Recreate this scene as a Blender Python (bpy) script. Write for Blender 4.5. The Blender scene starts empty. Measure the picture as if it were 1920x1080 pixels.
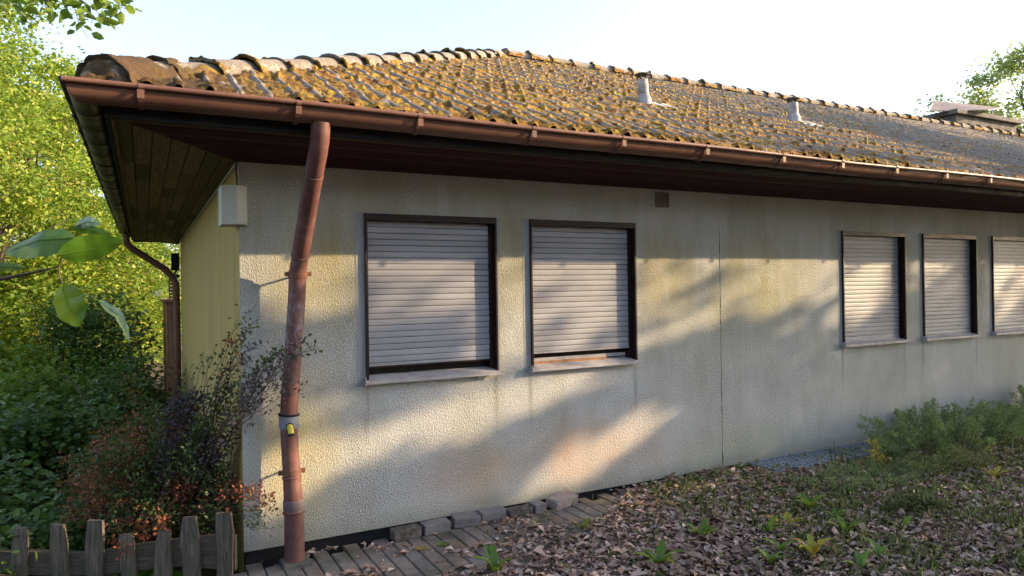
import bpy, bmesh, math, random
import numpy as np
from mathutils import Vector, Matrix
rng = np.random.default_rng(7)
random.seed(7)
sc = bpy.context.scene
COL = sc.collection
R = math.radians

# ------------------------------------------------------------------ camera
F_PX = 1317.0; ROLL = R(0.86); HEAD = R(27.7)
CAM = np.array([-0.55, -4.80, 1.65])
DV = np.array([math.sin(HEAD), math.cos(HEAD), 0.0])
RV = np.array([math.cos(HEAD), -math.sin(HEAD), 0.0])
UV = np.array([0, 0, 1.0])
cr = math.cos(ROLL) * RV - math.sin(ROLL) * UV
cu = math.sin(ROLL) * RV + math.cos(ROLL) * UV
cd = bpy.data.cameras.new('camera'); cam = bpy.data.objects.new('camera', cd); COL.objects.link(cam)
cd.sensor_width = 36; cd.lens = F_PX / 1920 * 36; cd.clip_start = 0.05; cd.clip_end = 600
M = Matrix.Identity(4)
for i in range(3):
    M[i][0] = cr[i]; M[i][1] = cu[i]; M[i][2] = -DV[i]; M[i][3] = CAM[i]
cam.matrix_world = M
cd.dof.use_dof = True; cd.dof.focus_distance = 5.5; cd.dof.aperture_fstop = 16
sc.camera = cam

# ------------------------------------------------------------------ sky, sun, exposure
SUN_AZ, SUN_EL = R(67), R(18.5)      # azimuth measured from the wall's outward normal (-y) towards +x
LV = np.array([math.sin(SUN_AZ) * math.cos(SUN_EL), -math.cos(SUN_AZ) * math.cos(SUN_EL), math.sin(SUN_EL)])
w = bpy.data.worlds.new('World'); sc.world = w; w.use_nodes = True
nt = w.node_tree; nt.nodes.clear()
sky = nt.nodes.new('ShaderNodeTexSky'); sky.sky_type = 'NISHITA'; sky.sun_disc = False
sky.sun_elevation = SUN_EL; sky.sun_rotation = math.atan2(LV[0], LV[1])
sky.altitude = 300; sky.air_density = 1.0; sky.dust_density = 3.5; sky.ozone_density = 2.0
bg = nt.nodes.new('ShaderNodeBackground'); bg.inputs[1].default_value = 0.15
wo = nt.nodes.new('ShaderNodeOutputWorld')
hs = nt.nodes.new('ShaderNodeHueSaturation'); hs.inputs['Saturation'].default_value = .74
nt.links.new(sky.outputs[0], hs.inputs['Color']); nt.links.new(hs.outputs[0], bg.inputs[0]); nt.links.new(bg.outputs[0], wo.inputs[0])
sd = bpy.data.lights.new('sun', 'SUN'); sun = bpy.data.objects.new('sun', sd); COL.objects.link(sun)
sd.energy = 3.3; sd.angle = R(0.55); sd.color = (1.0, 0.72, 0.42)
sun.rotation_euler = Vector(LV).to_track_quat('Z', 'Y').to_euler(); sun.location = (12, -12, 12)
sc.view_settings.view_transform = 'Standard'; sc.view_settings.look = 'None'
sc.view_settings.exposure = 1.88; sc.view_settings.gamma = 1.0

# ------------------------------------------------------------------ helpers
def at(px, py, Z):
    "a point seen at that place of the photo, Z metres in front of the camera"
    a = px - 960; b = 540 - py
    X = a * math.cos(ROLL) + b * math.sin(ROLL); Y = -a * math.sin(ROLL) + b * math.cos(ROLL)
    return CAM + (DV * F_PX + RV * X + UV * Y) * (Z / F_PX)

def tag(o, label=None, cat=None, group=None, kind=None):
    if label: o['label'] = label
    if cat: o['category'] = cat
    if group: o['group'] = group
    if kind: o['kind'] = kind
    return o

def empty(name, loc=(0, 0, 0)):
    o = bpy.data.objects.new(name, None); COL.objects.link(o); o.location = loc; o.empty_display_size = .2
    return o

def link_mesh(name, me, m, parent=None):
    o = bpy.data.objects.new(name, me); COL.objects.link(o)
    if m: me.materials.append(m)
    if parent:
        o.parent = parent
        o.matrix_parent_inverse = Matrix.Translation(-world_loc(parent))
    return o

def world_loc(o):
    v = Vector((0, 0, 0))
    while o:
        v += o.location + o.matrix_parent_inverse.translation
        o = o.parent
    return v

def npmesh(name, V, Q, smooth=False, attr=None, uv=None):
    "mesh from numpy vertices (N,3) and quads/tris (M,k)"
    V = np.asarray(V, dtype=np.float32); Q = np.asarray(Q, dtype=np.int32)
    me = bpy.data.meshes.new(name); k = Q.shape[1]
    me.vertices.add(len(V)); me.vertices.foreach_set('co', V.ravel())
    me.loops.add(Q.size); me.loops.foreach_set('vertex_index', Q.ravel())
    me.polygons.add(len(Q)); me.polygons.foreach_set('loop_start', np.arange(0, Q.size, k, dtype=np.int32))
    if smooth: me.polygons.foreach_set('use_smooth', np.ones(len(Q), dtype=bool))
    me.update(calc_edges=True)
    if attr:
        for an, av in attr.items():
            A = me.attributes.new(an, 'FLOAT', 'POINT'); A.data.foreach_set('value', np.asarray(av, dtype=np.float32))
    return me

class MB:
    "collects simple shapes into one mesh"
    def __init__(s): s.v = []; s.f = []; s.sm = []
    def add(s, vs, fs, smooth=False):
        b = len(s.v); s.v += [tuple(map(float, p)) for p in vs]; s.f += [tuple(i + b for i in f) for f in fs]; s.sm += [smooth] * len(fs)
    def box(s, x0, x1, y0, y1, z0, z1, b=0.0):
        if b <= 0:
            s.add([(x0,y0,z0),(x1,y0,z0),(x1,y1,z0),(x0,y1,z0),(x0,y0,z1),(x1,y0,z1),(x1,y1,z1),(x0,y1,z1)],
                  [(0,3,2,1),(4,5,6,7),(0,1,5,4),(1,2,6,5),(2,3,7,6),(3,0,4,7)]); return
        bm = bmesh.new(); bmesh.ops.create_cube(bm, size=1)
        for v in bm.verts:
            v.co = Vector(((x0+x1)/2 + v.co.x*(x1-x0), (y0+y1)/2 + v.co.y*(y1-y0), (z0+z1)/2 + v.co.z*(z1-z0)))
        bmesh.ops.bevel(bm, geom=bm.edges[:], offset=b, segments=2, affect='EDGES', profile=.6)
        s.add([v.co for v in bm.verts], [[v.index for v in f.verts] for f in bm.faces]) if not bm.verts.index_update() else 0
        bm.free()
    def tube(s, pts, rad, n=12, cap=True, smooth=True):
        pts = [np.array(p, float) for p in pts]
        if not hasattr(rad, '__len__'): rad = [rad] * len(pts)
        vs = []; up = None
        for i, p in enumerate(pts):
            t = pts[min(i+1, len(pts)-1)] - pts[max(i-1, 0)]; t = t / (np.linalg.norm(t) + 1e-9)
            if up is None:
                up = np.array([0, 0, 1.]) if abs(t[2]) < .9 else np.array([0, 1., 0])
            a = np.cross(t, up); a /= np.linalg.norm(a) + 1e-9; up = np.cross(a, t)
            for k in range(n):
                th = 2*math.pi*k/n; vs.append(p + rad[i]*(math.cos(th)*a + math.sin(th)*up))
        fs = []
        for i in range(len(pts)-1):
            for k in range(n):
                fs.append((i*n+k, i*n+(k+1) % n, (i+1)*n+(k+1) % n, (i+1)*n+k))
        s.add(vs, fs, smooth)
        if cap: s.add(vs[:n], [tuple(range(n))[::-1]]); s.add(vs[-n:], [tuple(range(n))])
    def prism(s, poly, ext, cap=True):
        "closed outline (list of 3-D points) swept by the vector ext"
        n = len(poly); e = np.array(ext, float)
        vs = [np.array(p, float) for p in poly] + [np.array(p, float) + e for p in poly]
        fs = [(i, (i+1) % n, n+(i+1) % n, n+i) for i in range(n)]
        if cap: fs += [tuple(range(n))[::-1], tuple(range(n, 2*n))]
        s.add(vs, fs)
    def build(s, name, m, parent=None):
        me = bpy.data.meshes.new(name); me.from_pydata(s.v, [], s.f)
        me.polygons.foreach_set('use_smooth', s.sm); me.update()
        bm = bmesh.new(); bm.from_mesh(me); bmesh.ops.recalc_face_normals(bm, faces=bm.faces[:]); bm.to_mesh(me); bm.free()
        return link_mesh(name, me, m, parent)

def hsh(ix, iy, seed):
    h = np.sin(ix * 127.1 + iy * 311.7 + seed * 74.7) * 43758.5453
    return h - np.floor(h)
def vnoise(x, y, seed=0):
    ix = np.floor(x); iy = np.floor(y); fx = x - ix; fy = y - iy
    fx = fx*fx*(3-2*fx); fy = fy*fy*(3-2*fy)
    a = hsh(ix, iy, seed); b = hsh(ix+1, iy, seed); c = hsh(ix, iy+1, seed); d = hsh(ix+1, iy+1, seed)
    return a + (b-a)*fx + (c-a)*fy + (a-b-c+d)*fx*fy
def fbm(x, y, o=4, seed=0):
    r = 0; am = .5; t = 0
    for i in range(o):
        r = r + am*vnoise(x, y, seed+i*13); t += am; x = x*2.03+7.1; y = y*2.03+3.3; am *= .5
    return r / t
def sst(a, b, x):
    t = np.clip((x-a)/(b-a), 0, 1); return t*t*(3-2*t)

# ------------------------------------------------------------------ materials
class NT:
    def __init__(s, name):
        s.m = bpy.data.materials.new(name); s.m.use_nodes = True; s.t = s.m.node_tree; s.t.nodes.clear()
        s.out = s.n('ShaderNodeOutputMaterial'); s.p = s.n('ShaderNodeBsdfPrincipled')
        s.l(s.p.outputs[0], s.out.inputs[0]); s.p.inputs['Specular IOR Level'].default_value = .3; s.tc = s.n('ShaderNodeTexCoord')
        s.geo = s.n('ShaderNodeNewGeometry')
    def n(s, t): return s.t.nodes.new(t)
    def l(s, a, b): s.t.links.new(a, b)
    def co(s, scale=(1,1,1), loc=(0,0,0), src=None):
        mp = s.n('ShaderNodeMapping'); mp.inputs['Scale'].default_value = scale; mp.inputs['Location'].default_value = loc
        s.l(src or s.geo.outputs['Position'], mp.inputs[0]); return mp.outputs[0]
    def noise(s, scale, detail=4, rough=.55, vec=None, dist=0):
        a = s.n('ShaderNodeTexNoise'); a.inputs['Scale'].default_value = scale; a.inputs['Detail'].default_value = detail
        a.inputs['Roughness'].default_value = rough; a.inputs['Distortion'].default_value = dist
        s.l(vec if vec is not None else s.geo.outputs['Position'], a.inputs['Vector']); return a.outputs[0]
    def vor(s, scale, vec=None, feat='F1', out=0):
        a = s.n('ShaderNodeTexVoronoi'); a.feature = feat; a.inputs['Scale'].default_value = scale
        s.l(vec if vec is not None else s.geo.outputs['Position'], a.inputs['Vector']); return a.outputs[out]
    def ramp(s, f, stops):
        a = s.n('ShaderNodeValToRGB'); e = a.color_ramp.elements
        while len(e) < len(stops): e.new(.5)
        for q, (p, c) in zip(e, stops):
            q.position = p; q.color = (c[0], c[1], c[2], 1) if hasattr(c, '__len__') else (c, c, c, 1)
        s.l(f, a.inputs[0]); return a.outputs[0]
    def mix(s, f, a, b, mode='MIX'):
        x = s.n('ShaderNodeMix'); x.data_type = 'RGBA'; x.blend_type = mode
        for v, i in ((f, 0), (a, 6), (b, 7)):
            if hasattr(v, 'links'): s.l(v, x.inputs[i])
            elif i == 0: x.inputs[0].default_value = v
            else: x.inputs[i].default_value = (v[0], v[1], v[2], 1)
        return x.outputs[2]
    def math(s, op, a, b=0.0):
        x = s.n('ShaderNodeMath'); x.operation = op
        for v, i in ((a, 0), (b, 1)):
            if hasattr(v, 'links'): s.l(v, x.inputs[i])
            else: x.inputs[i].default_value = v
        return x.outputs[0]
    def attr(s, name):
        a = s.n('ShaderNodeAttribute'); a.attribute_name = name; return a.outputs['Fac']
    def sep(s, src=None):
        a = s.n('ShaderNodeSeparateXYZ'); s.l(src or s.geo.outputs['Position'], a.inputs[0]); return a.outputs
    def col(s, c):
        if hasattr(c, 'links'): s.l(c, s.p.inputs['Base Color'])
        else: s.p.inputs['Base Color'].default_value = (c[0], c[1], c[2], 1)
    def rough(s, v):
        if hasattr(v, 'links'): s.l(v, s.p.inputs['Roughness'])
        else: s.p.inputs['Roughness'].default_value = v
    def bump(s, h, dist, strength=1.0, prev=None):
        b = s.n('ShaderNodeBump'); b.inputs['Distance'].default_value = dist; b.inputs['Strength'].default_value = strength
        s.l(h, b.inputs['Height'])
        if prev is not None: s.l(prev, b.inputs['Normal'])
        s.l(b.outputs[0], s.p.inputs['Normal']); return b.outputs[0]
    def blob(s, c, r):
        "soft ellipsoidal stain mask at a place on the wall"
        v = s.n('ShaderNodeVectorMath'); v.operation = 'SUBTRACT'; s.l(s.geo.outputs['Position'], v.inputs[0]); v.inputs[1].default_value = c
        d = s.n('ShaderNodeVectorMath'); d.operation = 'DIVIDE'; s.l(v.outputs[0], d.inputs[0]); d.inputs[1].default_value = r
        L = s.n('ShaderNodeVectorMath'); L.operation = 'LENGTH'; s.l(d.outputs[0], L.inputs[0])
        mr = s.n('ShaderNodeMapRange'); mr.interpolation_type = 'SMOOTHSTEP'; s.l(L.outputs['Value'], mr.inputs[0])
        mr.inputs[1].default_value = 1; mr.inputs[2].default_value = .15; mr.inputs[3].default_value = 0; mr.inputs[4].default_value = 1
        return mr.outputs[0]

def plain(name, c, rough=.6, c2=None, sc_=8, bump=0, bsc=60, metal=0, isl=0):
    t = NT(name); c2 = c2 or tuple(v*.75 for v in c)
    f = t.ramp(t.noise(sc_, 5, .6), [(.35, 0), (.65, 1)])
    c_ = t.mix(f, c, c2)
    if isl:
        c_ = t.mix(1.0, c_, t.ramp(t.geo.outputs['Random Per Island'], [(0, 1-isl), (1, 1+isl*.4)]), 'MULTIPLY')
    t.col(c_); t.rough(t.ramp(t.noise(sc_*1.7, 3), [(.3, rough*.85), (.7, min(1, rough*1.15))]))
    t.p.inputs['Metallic'].default_value = metal
    if bump: t.bump(t.noise(bsc, 4, .6), bump)
    return t.m

def mat_stucco():
    t = NT('white_rough_stucco'); xyz = t.sep()
    base = t.mix(t.ramp(t.noise(1.3, 5, .6), [(.35, 0), (.7, 1)]), (.53, .55, .57), (.45, .465, .48))
    # vertical run-down streaks of algae
    st = t.noise(1, 5, .65, t.co((5.5, 5.5, .9)))
    big = t.noise(.9, 3, .5, t.co((1, 1, .8), (3, 1, 2)))
    hz = t.math('MULTIPLY', t.ramp(t.math('DIVIDE', xyz[2], 2.5), [(.05, .25), (.35, .35), (.6, .85), (.80, 1), (.97, .5)]),
                t.ramp(t.math('ADD', t.math('MULTIPLY', st, .55), t.math('MULTIPLY', big, .55)), [(.44, 0), (.68, 1)]))
    c = t.mix(t.math('MULTIPLY', hz, .72), base, (.27, .25, .11))
    g = t.ramp(t.noise(1, 5, .65, t.co((3.2, 3.2, 1.1), (11, 5, 3))), [(.50, 0), (.76, .45)])
    c = t.mix(g, c, (.25, .26, .20))
    # mottled speckle: grey algae, plus shade of the render's pits painted in
    sp = t.ramp(t.noise(95, 3, .7), [(.44, 1), (.54, 0)])
    c = t.mix(t.math('MULTIPLY', sp, t.ramp(t.noise(2.1, 4, .6), [(.35, .25), (.7, .7)])), c, (.19, .195, .18))
    # rust and clay coloured stains
    nn = t.ramp(t.noise(3.5, 4, .6), [(.3, .35), (.6, 1)])
    for ce, rr, cc, k in (((2.55, 0, .30), (.62, .5, .42), (.50, .30, .20), .45), ((1.75, 0, .25), (.5, .5, .33), (.48, .31, .17), .4),
                          ((3.15, 0, .3), (.6, .5, .4), (.42, .30, .26), .35), ((1.45, 0, .28), (.4, .5, .4), (.42, .30, .26), .35),
                          ((.35, 0, .55), (.42, .5, .75), (.50, .42, .12), .55), ((4.7, 0, 1.7), (.9, .5, .6), (.26, .25, .12), .55),
                          ((3.45, 0, 1.75), (.5, .5, .6), (.33, .28, .12), .6), ((.45, 0, 1.75), (.45, .5, .5), (.30, .26, .10), .6),
                          ((4.4, 0, .15), (1.2, .5, .3), (.36, .37, .24), .5), ((1.95, 0, 1.9), (.3, .5, .6), (.30, .26, .12), .5)):
        c = t.mix(t.math('MULTIPLY', t.math('MULTIPLY', t.blob(ce, rr), nn), k), c, cc)
    # run marks below the window sills
    for xx in (.81, 1.82, 2.12, 3.14, 5.78, 6.8, 7.12, 8.15):
        k_ = t.math('MULTIPLY', t.blob((xx, 0, .86), (.035, .5, .42)), t.ramp(t.noise(1, 4, .7, t.co((60, 60, 3))), [(.4, .1), (.6, .6)]))
        c = t.mix(k_, c, (.16, .155, .13))
    # splash dirt near the ground
    lo = t.math('MULTIPLY', t.ramp(t.math('ADD', xyz[2], t.math('MULTIPLY', t.noise(6, 4), .10)), [(.05, 1), (.17, 0)]), .5)
    c = t.mix(lo, c, (.24, .24, .18))
    t.col(c); t.rough(.95)
    # coarse scraped render
    v = t.n('ShaderNodeVectorMath'); v.operation = 'ADD'; t.l(t.geo.outputs['Position'], v.inputs[0])
    nz = t.n('ShaderNodeTexNoise'); nz.inputs['Scale'].default_value = 35; t.l(t.geo.outputs['Position'], nz.inputs['Vector'])
    m2 = t.n('ShaderNodeVectorMath'); m2.operation = 'SCALE'; t.l(nz.outputs['Color'], m2.inputs[0]); m2.inputs['Scale'].default_value = .012
    t.l(m2.outputs[0], v.inputs[1]); vec_ = t.co((1, 1, .62), src=v.outputs[0])
    h = t.math('ADD', t.math('MULTIPLY', t.ramp(t.noise(120, 3, .6, vec_), [(.36, 0), (.64, 1)]), 1.0), t.math('MULTIPLY', t.noise(260, 2), .4))
    h = t.math('MULTIPLY', h, t.ramp(t.noise(5, 4, .6), [(.3, .45), (.7, 1)]))
    b1 = t.bump(h, .0052, 1.0)
    t.bump(t.noise(3, 3), .012, .6, b1)
    return t.m

def mat_side():
    t = NT('yellow_green_streaked_render')
    st = t.noise(1, 6, .7, t.co((6, 5, .45)))
    c = t.mix(t.ramp(st, [(.30, 0), (.75, 1)]), (.47, .345, .115), (.30, .22, .085))
    c = t.mix(t.ramp(t.noise(1, 4, .6, t.co((1.2, .8, .5), (4, 2, 0))), [(.4, 0), (.7, .6)]), c, (.36, .28, .095))
    t.col(c); t.rough(.9)
    t.bump(t.noise(60, 4, .65), .004)
    return t.m

def mat_tile():
    t = NT('mossy_concrete_roof_tile'); mo = t.attr('moss')
    tile = t.mix(t.ramp(t.noise(9, 6, .65), [(.35, 0), (.65, 1)]), (.33, .28, .225), (.20, .17, .145))
    tile = t.mix(t.ramp(t.noise(70, 4, .7), [(.5, 0), (.62, .7)]), tile, (.10, .085, .06))
    lich = t.ramp(t.noise(20, 4, .7, t.co(loc=(3, 8, 1))), [(.58, 0), (.66, .65)])
    tile = t.mix(lich, tile, (.52, .49, .42))
    n1 = t.noise(4.5, 4, .6); n2 = t.noise(55, 4, .75)
    m1 = t.mix(t.ramp(n1, [(.40, 0), (.58, 1)]), (.37, .185, .046), (.45, .295, .040))
    m1 = t.mix(t.ramp(t.noise(17, 4, .65, t.co(loc=(9, 2, 4))), [(.46, 0), (.60, .9)]), m1, (.105, .050, .025))
    m1 = t.mix(t.ramp(n2, [(.36, .9), (.6, 0)]), m1, (.055, .035, .012))
    m1 = t.mix(t.math('MULTIPLY', t.blob((-.55, -.62, 2.78), (1.15, .75, .6)), .85), m1, (.062, .040, .024))
    fac = t.ramp(t.math('ADD', mo, t.math('MULTIPLY', t.math('SUBTRACT', n2, .5), .55)), [(.34, 0), (.50, 1)])
    t.col(t.mix(fac, tile, m1)); t.rough(.97)
    hb = t.math('ADD', t.math('MULTIPLY', t.noise(150, 3, .8), .6), t.math('MULTIPLY', n2, 1))
    t.bump(hb, .014, .9)
    return t.m

def mat_leaf(name, stops, trans=.35, rough=.5, big=None):
    t = NT(name)
    r = t.ramp(t.geo.outputs['Random Per Island'], [(p, c) for p, c in stops])
    if big:
        r = t.mix(t.ramp(t.noise(big[0], 3, .5), [(.42, 0), (.6, 1)]), r, t.mix(.6, r, big[1]))
    t.col(r); t.rough(rough); t.p.inputs['Specular IOR Level'].default_value = .35
    tr = t.n('ShaderNodeBsdfTranslucent'); t.l(t.mix(.35, r, (.30, .42, .02), 'MIX'), tr.inputs[0])
    ms = t.n('ShaderNodeMixShader'); ms.inputs[0].default_value = trans
    t.l(t.p.outputs[0], ms.inputs[1]); t.l(tr.outputs[0], ms.inputs[2]); t.l(ms.outputs[0], t.out.inputs[0])
    return t.m

def mat_metal_brown(name, c, c2, rough=.32):
    t = NT(name)
    f = t.ramp(t.noise(3, 5, .65, t.co((1, 1, 1.5))), [(.4, 0), (.65, 1)])
    cc = t.mix(f, c, c2)
    cc = t.mix(t.ramp(t.noise(24, 5, .75), [(.60, 0), (.70, .6)]), cc, tuple(v*.35 for v in c))
    t.col(cc); t.rough(t.ramp(t.noise(9, 4), [(.3, rough*.8), (.7, rough*1.8)])); t.bump(t.noise(40, 3), .0008)
    return t.m

def mat_pipe():
    t = NT('faded_red_brown_downpipe'); xyz = t.sep()
    c = t.mix(t.ramp(t.noise(5, 5, .6), [(.4, 0), (.62, 1)]), (.140, .062, .052), (.105, .047, .043))
    pat = t.math('MULTIPLY', t.ramp(t.noise(30, 6, .8, t.co((1, 1, .55))), [(.50, 0), (.58, 1)]),
                 t.blob((.30, -.14, 1.35), (.5, .5, .42)))
    c = t.mix(t.math('MULTIPLY', pat, .8), c, (.20, .215, .27))
    c = t.mix(t.math('MULTIPLY', t.ramp(t.noise(8, 5, .7), [(.5, 0), (.75, 1)]), .35), c, (.33, .21, .17))
    t.col(c); t.rough(.5); t.bump(t.noise(50, 4), .0008)
    return t.m

def mat_soffit(name, a, b, streak):
    t = NT(name)
    r = t.ramp(t.geo.outputs['Random Per Island'], [(0, a), (.5, tuple((x+y)/2 for x, y in zip(a, b))), (1, b)])
    c = t.mix(t.ramp(t.noise(3, 6, .7, t.co(streak)), [(.4, 0), (.7, .7)]), r, tuple(v*.35 for v in a))
    t.col(c); t.rough(.7); t.p.inputs['Specular IOR Level'].default_value = .1; t.bump(t.noise(12, 4, .6, t.co(streak)), .002)
    return t.m

def mat_wood(name, a, b, axis=(14, 14, 1.2)):
    t = NT(name)
    n = t.noise(4, 6, .7, t.co(axis), .6)
    c = t.mix(t.ramp(n, [(.35, 0), (.65, 1)]), a, b)
    c = t.mix(t.ramp(t.noise(7, 5, .7), [(.5, 0), (.7, .55)]), c, (.06, .07, .03))
    t.col(c); t.rough(.9); t.bump(n, .012, .8)
    return t.m

def mat_ground():
    t = NT('soil_with_moss_and_leaf_mould')
    c = t.mix(t.ramp(t.noise(2.2, 6, .65), [(.4, 0), (.62, 1)]), (.085, .062, .045), (.045, .034, .026))
    c = t.mix(t.ramp(t.noise(1.1, 5, .6, t.co(loc=(5, 1, 0))), [(.52, 0), (.66, .6)]), c, (.05, .065, .022))
    c = t.mix(t.ramp(t.noise(85, 3, .7), [(.5, 0), (.7, .6)]), c, (.19, .15, .12))
    t.col(c); t.rough(1.0); t.bump(t.noise(60, 5, .75), .02)
    return t.m

def mat_paver():
    t = NT('worn_clay_pavers')
    r = t.ramp(t.geo.outputs['Random Per Island'], [(0, (.15, .14, .145)), (.45, (.20, .17, .165)), (.8, (.22, .155, .135)), (1, (.14, .145, .155))])
    c = t.mix(t.ramp(t.noise(6, 6, .7), [(.42, 0), (.68, .75)]), r, (.085, .075, .06))
    c = t.mix(t.ramp(t.noise(2.5, 5, .65, t.co(loc=(2, 7, 1))), [(.46, 0), (.62, .8)]), c, (.06, .06, .04))
    c = t.mix(t.ramp(t.noise(160, 3, .7), [(.5, 0), (.7, .5)]), c, (.30, .27, .25))
    t.col(c); t.rough(.92); t.bump(t.noise(90, 5, .7), .006)
    return t.m

def mat_shutter():
    t = NT('grey_white_shutter_slats')
    c = t.mix(t.ramp(t.noise(2.5, 5, .6, t.co((1, 1, 3))), [(.35, 0), (.7, 1)]), (.345, .35, .385), (.27, .275, .305))
    c = t.mix(t.ramp(t.noise(34, 5, .75), [(.62, 0), (.72, .5)]), c, (.25, .21, .19))
    c = t.mix(1.0, c, t.ramp(t.geo.outputs['Random Per Island'], [(0, .82), (1, 1.0)]), 'MULTIPLY')
    t.col(c); t.rough(.5); return t.m

MT = dict(
    stucco=mat_stucco(), side=mat_side(), tile=mat_tile(), pipe=mat_pipe(), ground=mat_ground(), paver=mat_paver(), shutter=mat_shutter(),
    smooth=plain('smooth_plaster_band', (.31, .325, .335), .9, (.25, .26, .255), 3, .002, 60),
    gutter=mat_metal_brown('brown_gutter_metal', (.165, .082, .056), (.120, .058, .042), .34),
    sidegutter=mat_metal_brown('dark_side_gutter', (.075, .062, .038), (.05, .045, .03), .35),  # darker olive brown than the front gutter
    soffit=mat_soffit('dark_red_brown_soffit_boards', (.040, .016, .020), (.085, .036, .038), (1.2, 30, 30)),
    soffit2=mat_soffit('green_brown_soffit_boards', (.075, .060, .034), (.22, .165, .085), (30, 1.5, 30)),
    fascia=plain('dark_brown_fascia', (.010, .008, .010), .7, (.007, .006, .008)),
    frame=plain('dark_brown_window_frame', (.022, .010, .010), .5, (.014, .007, .008), 12),
    wood=mat_wood('weathered_picket_wood', (.16, .132, .105), (.048, .042, .034)),
    rail=mat_wood('weathered_rail_wood', (.115, .09, .07), (.055, .045, .038), (1.5, 1.5, 14)),
    terrace=mat_wood('brown_terrace_timber', (.42, .22, .12), (.24, .13, .075)),
    sill=plain('pale_painted_sill', (.40, .395, .42), .5, (.30, .28, .285), 14),
    black=plain('black_bitumen', (.012, .012, .014), .8),
    dark=plain('dark_glass_gap', (.02, .018, .018), .25),
    steel=plain('galvanised_grating', (.24, .28, .36), .5, (.17, .20, .26), 20),
    pvc=plain('weathered_grey_vent_pipe', (.40, .39, .41), .6, (.27, .255, .26), 10, .001, 40),
    white=plain('off_white_plastic', (.50, .50, .44), .5, (.42, .43, .36), 5),
    greycol=plain('grey_plastic_sleeve', (.22, .235, .28), .5, (.17, .18, .22), 10),
    sleeve=plain('dirty_grey_sleeve', (.14, .12, .135), .6, (.10, .07, .07), 12),
    hang=plain('dark_hanging_moss', (.075, .045, .022), 1.0, (.022, .015, .010), 40, .01, 150),
    yellow=plain('yellow_spout', (.62, .52, .06), .45, (.5, .4, .05), 10),
    brick=plain('grey_concrete_brick', (.20, .19, .20), .95, (.13, .125, .13), 9, .006, 90),
    brick2=plain('mossy_dark_brick', (.13, .12, .12), .95, (.03, .028, .02), 22, .008, 70),
    brick3=plain('pale_broken_stone', (.34, .30, .29), .95, (.24, .20, .19), 9, .008, 60),
    cap=plain('rusty_chimney_sheet', (.22, .16, .13), .6, (.12, .09, .075), 3),
    conc=plain('chimney_slab', (.13, .12, .11), .9, (.08, .075, .07), 6, .006),
    bark=plain('tree_bark', (.115, .09, .065), .95, (.06, .048, .036), 7, .02, 25),
    twig=plain('thin_brown_twig', (.11, .07, .05), .85, (.07, .045, .035), 10),
    cable=plain('dark_cable', (.05, .045, .04), .6),
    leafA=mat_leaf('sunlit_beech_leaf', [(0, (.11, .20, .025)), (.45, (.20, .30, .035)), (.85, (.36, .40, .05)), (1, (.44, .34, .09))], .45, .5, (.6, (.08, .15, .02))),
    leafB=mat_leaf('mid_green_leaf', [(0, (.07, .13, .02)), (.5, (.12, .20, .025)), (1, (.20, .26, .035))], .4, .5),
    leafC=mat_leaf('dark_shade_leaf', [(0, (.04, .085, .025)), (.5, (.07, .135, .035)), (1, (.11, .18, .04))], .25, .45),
    leafD=mat_leaf('far_pale_leaf', [(0, (.26, .34, .14)), (.5, (.38, .45, .18)), (1, (.48, .52, .22))], .4, .5),
    leafN=mat_leaf('big_green_leaf', [(0, (.045, .115, .008)), (1, (.06, .14, .010))], .22, .4),
    leafN2=mat_leaf('pale_underside_leaf', [(0, (.24, .34, .26)), (1, (.28, .38, .28))], .25, .45),
    berbG=mat_leaf('barberry_green', [(0, (.03, .06, .022)), (.6, (.055, .095, .03)), (1, (.11, .10, .03))], .2, .5),
    berbR=mat_leaf('barberry_red', [(0, (.15, .035, .035)), (.4, (.22, .055, .04)), (.75, (.24, .095, .03)), (1, (.22, .04, .065))], .25, .5),
    berbP=mat_leaf('barberry_purple', [(0, (.045, .035, .045)), (.5, (.075, .055, .075)), (1, (.12, .085, .13))], .15, .5),
    feather=mat_leaf('feathery_weed', [(0, (.11, .17, .09)), (.5, (.19, .27, .12)), (1, (.30, .37, .14))], .3, .6),
    weed=mat_leaf('fresh_weed_leaf', [(0, (.07, .15, .03)), (.6, (.12, .22, .03)), (1, (.22, .27, .04))], .35, .5),
    weedY=mat_leaf('yellowing_weed_leaf', [(0, (.25, .26, .04)), (.5, (.35, .32, .05)), (1, (.36, .22, .05))], .35, .5),
    weedmix=mat_leaf('mixed_small_weeds', [(0, (.07, .12, .05)), (.5, (.12, .19, .05)), (.85, (.22, .28, .06)), (1, (.34, .30, .06))], .3, .6),
    grass=mat_leaf('short_grass', [(0, (.07, .12, .035)), (.5, (.13, .17, .05)), (.8, (.22, .22, .10)), (1, (.30, .25, .15))], .25, .6),
    litter=mat_leaf('dry_leaf_litter', [(0, (.09, .055, .05)), (.3, (.30, .205, .175)), (.6, (.46, .345, .305)), (.85, (.27, .15, .10)), (1, (.54, .44, .40))], .06, .95),
)

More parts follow.
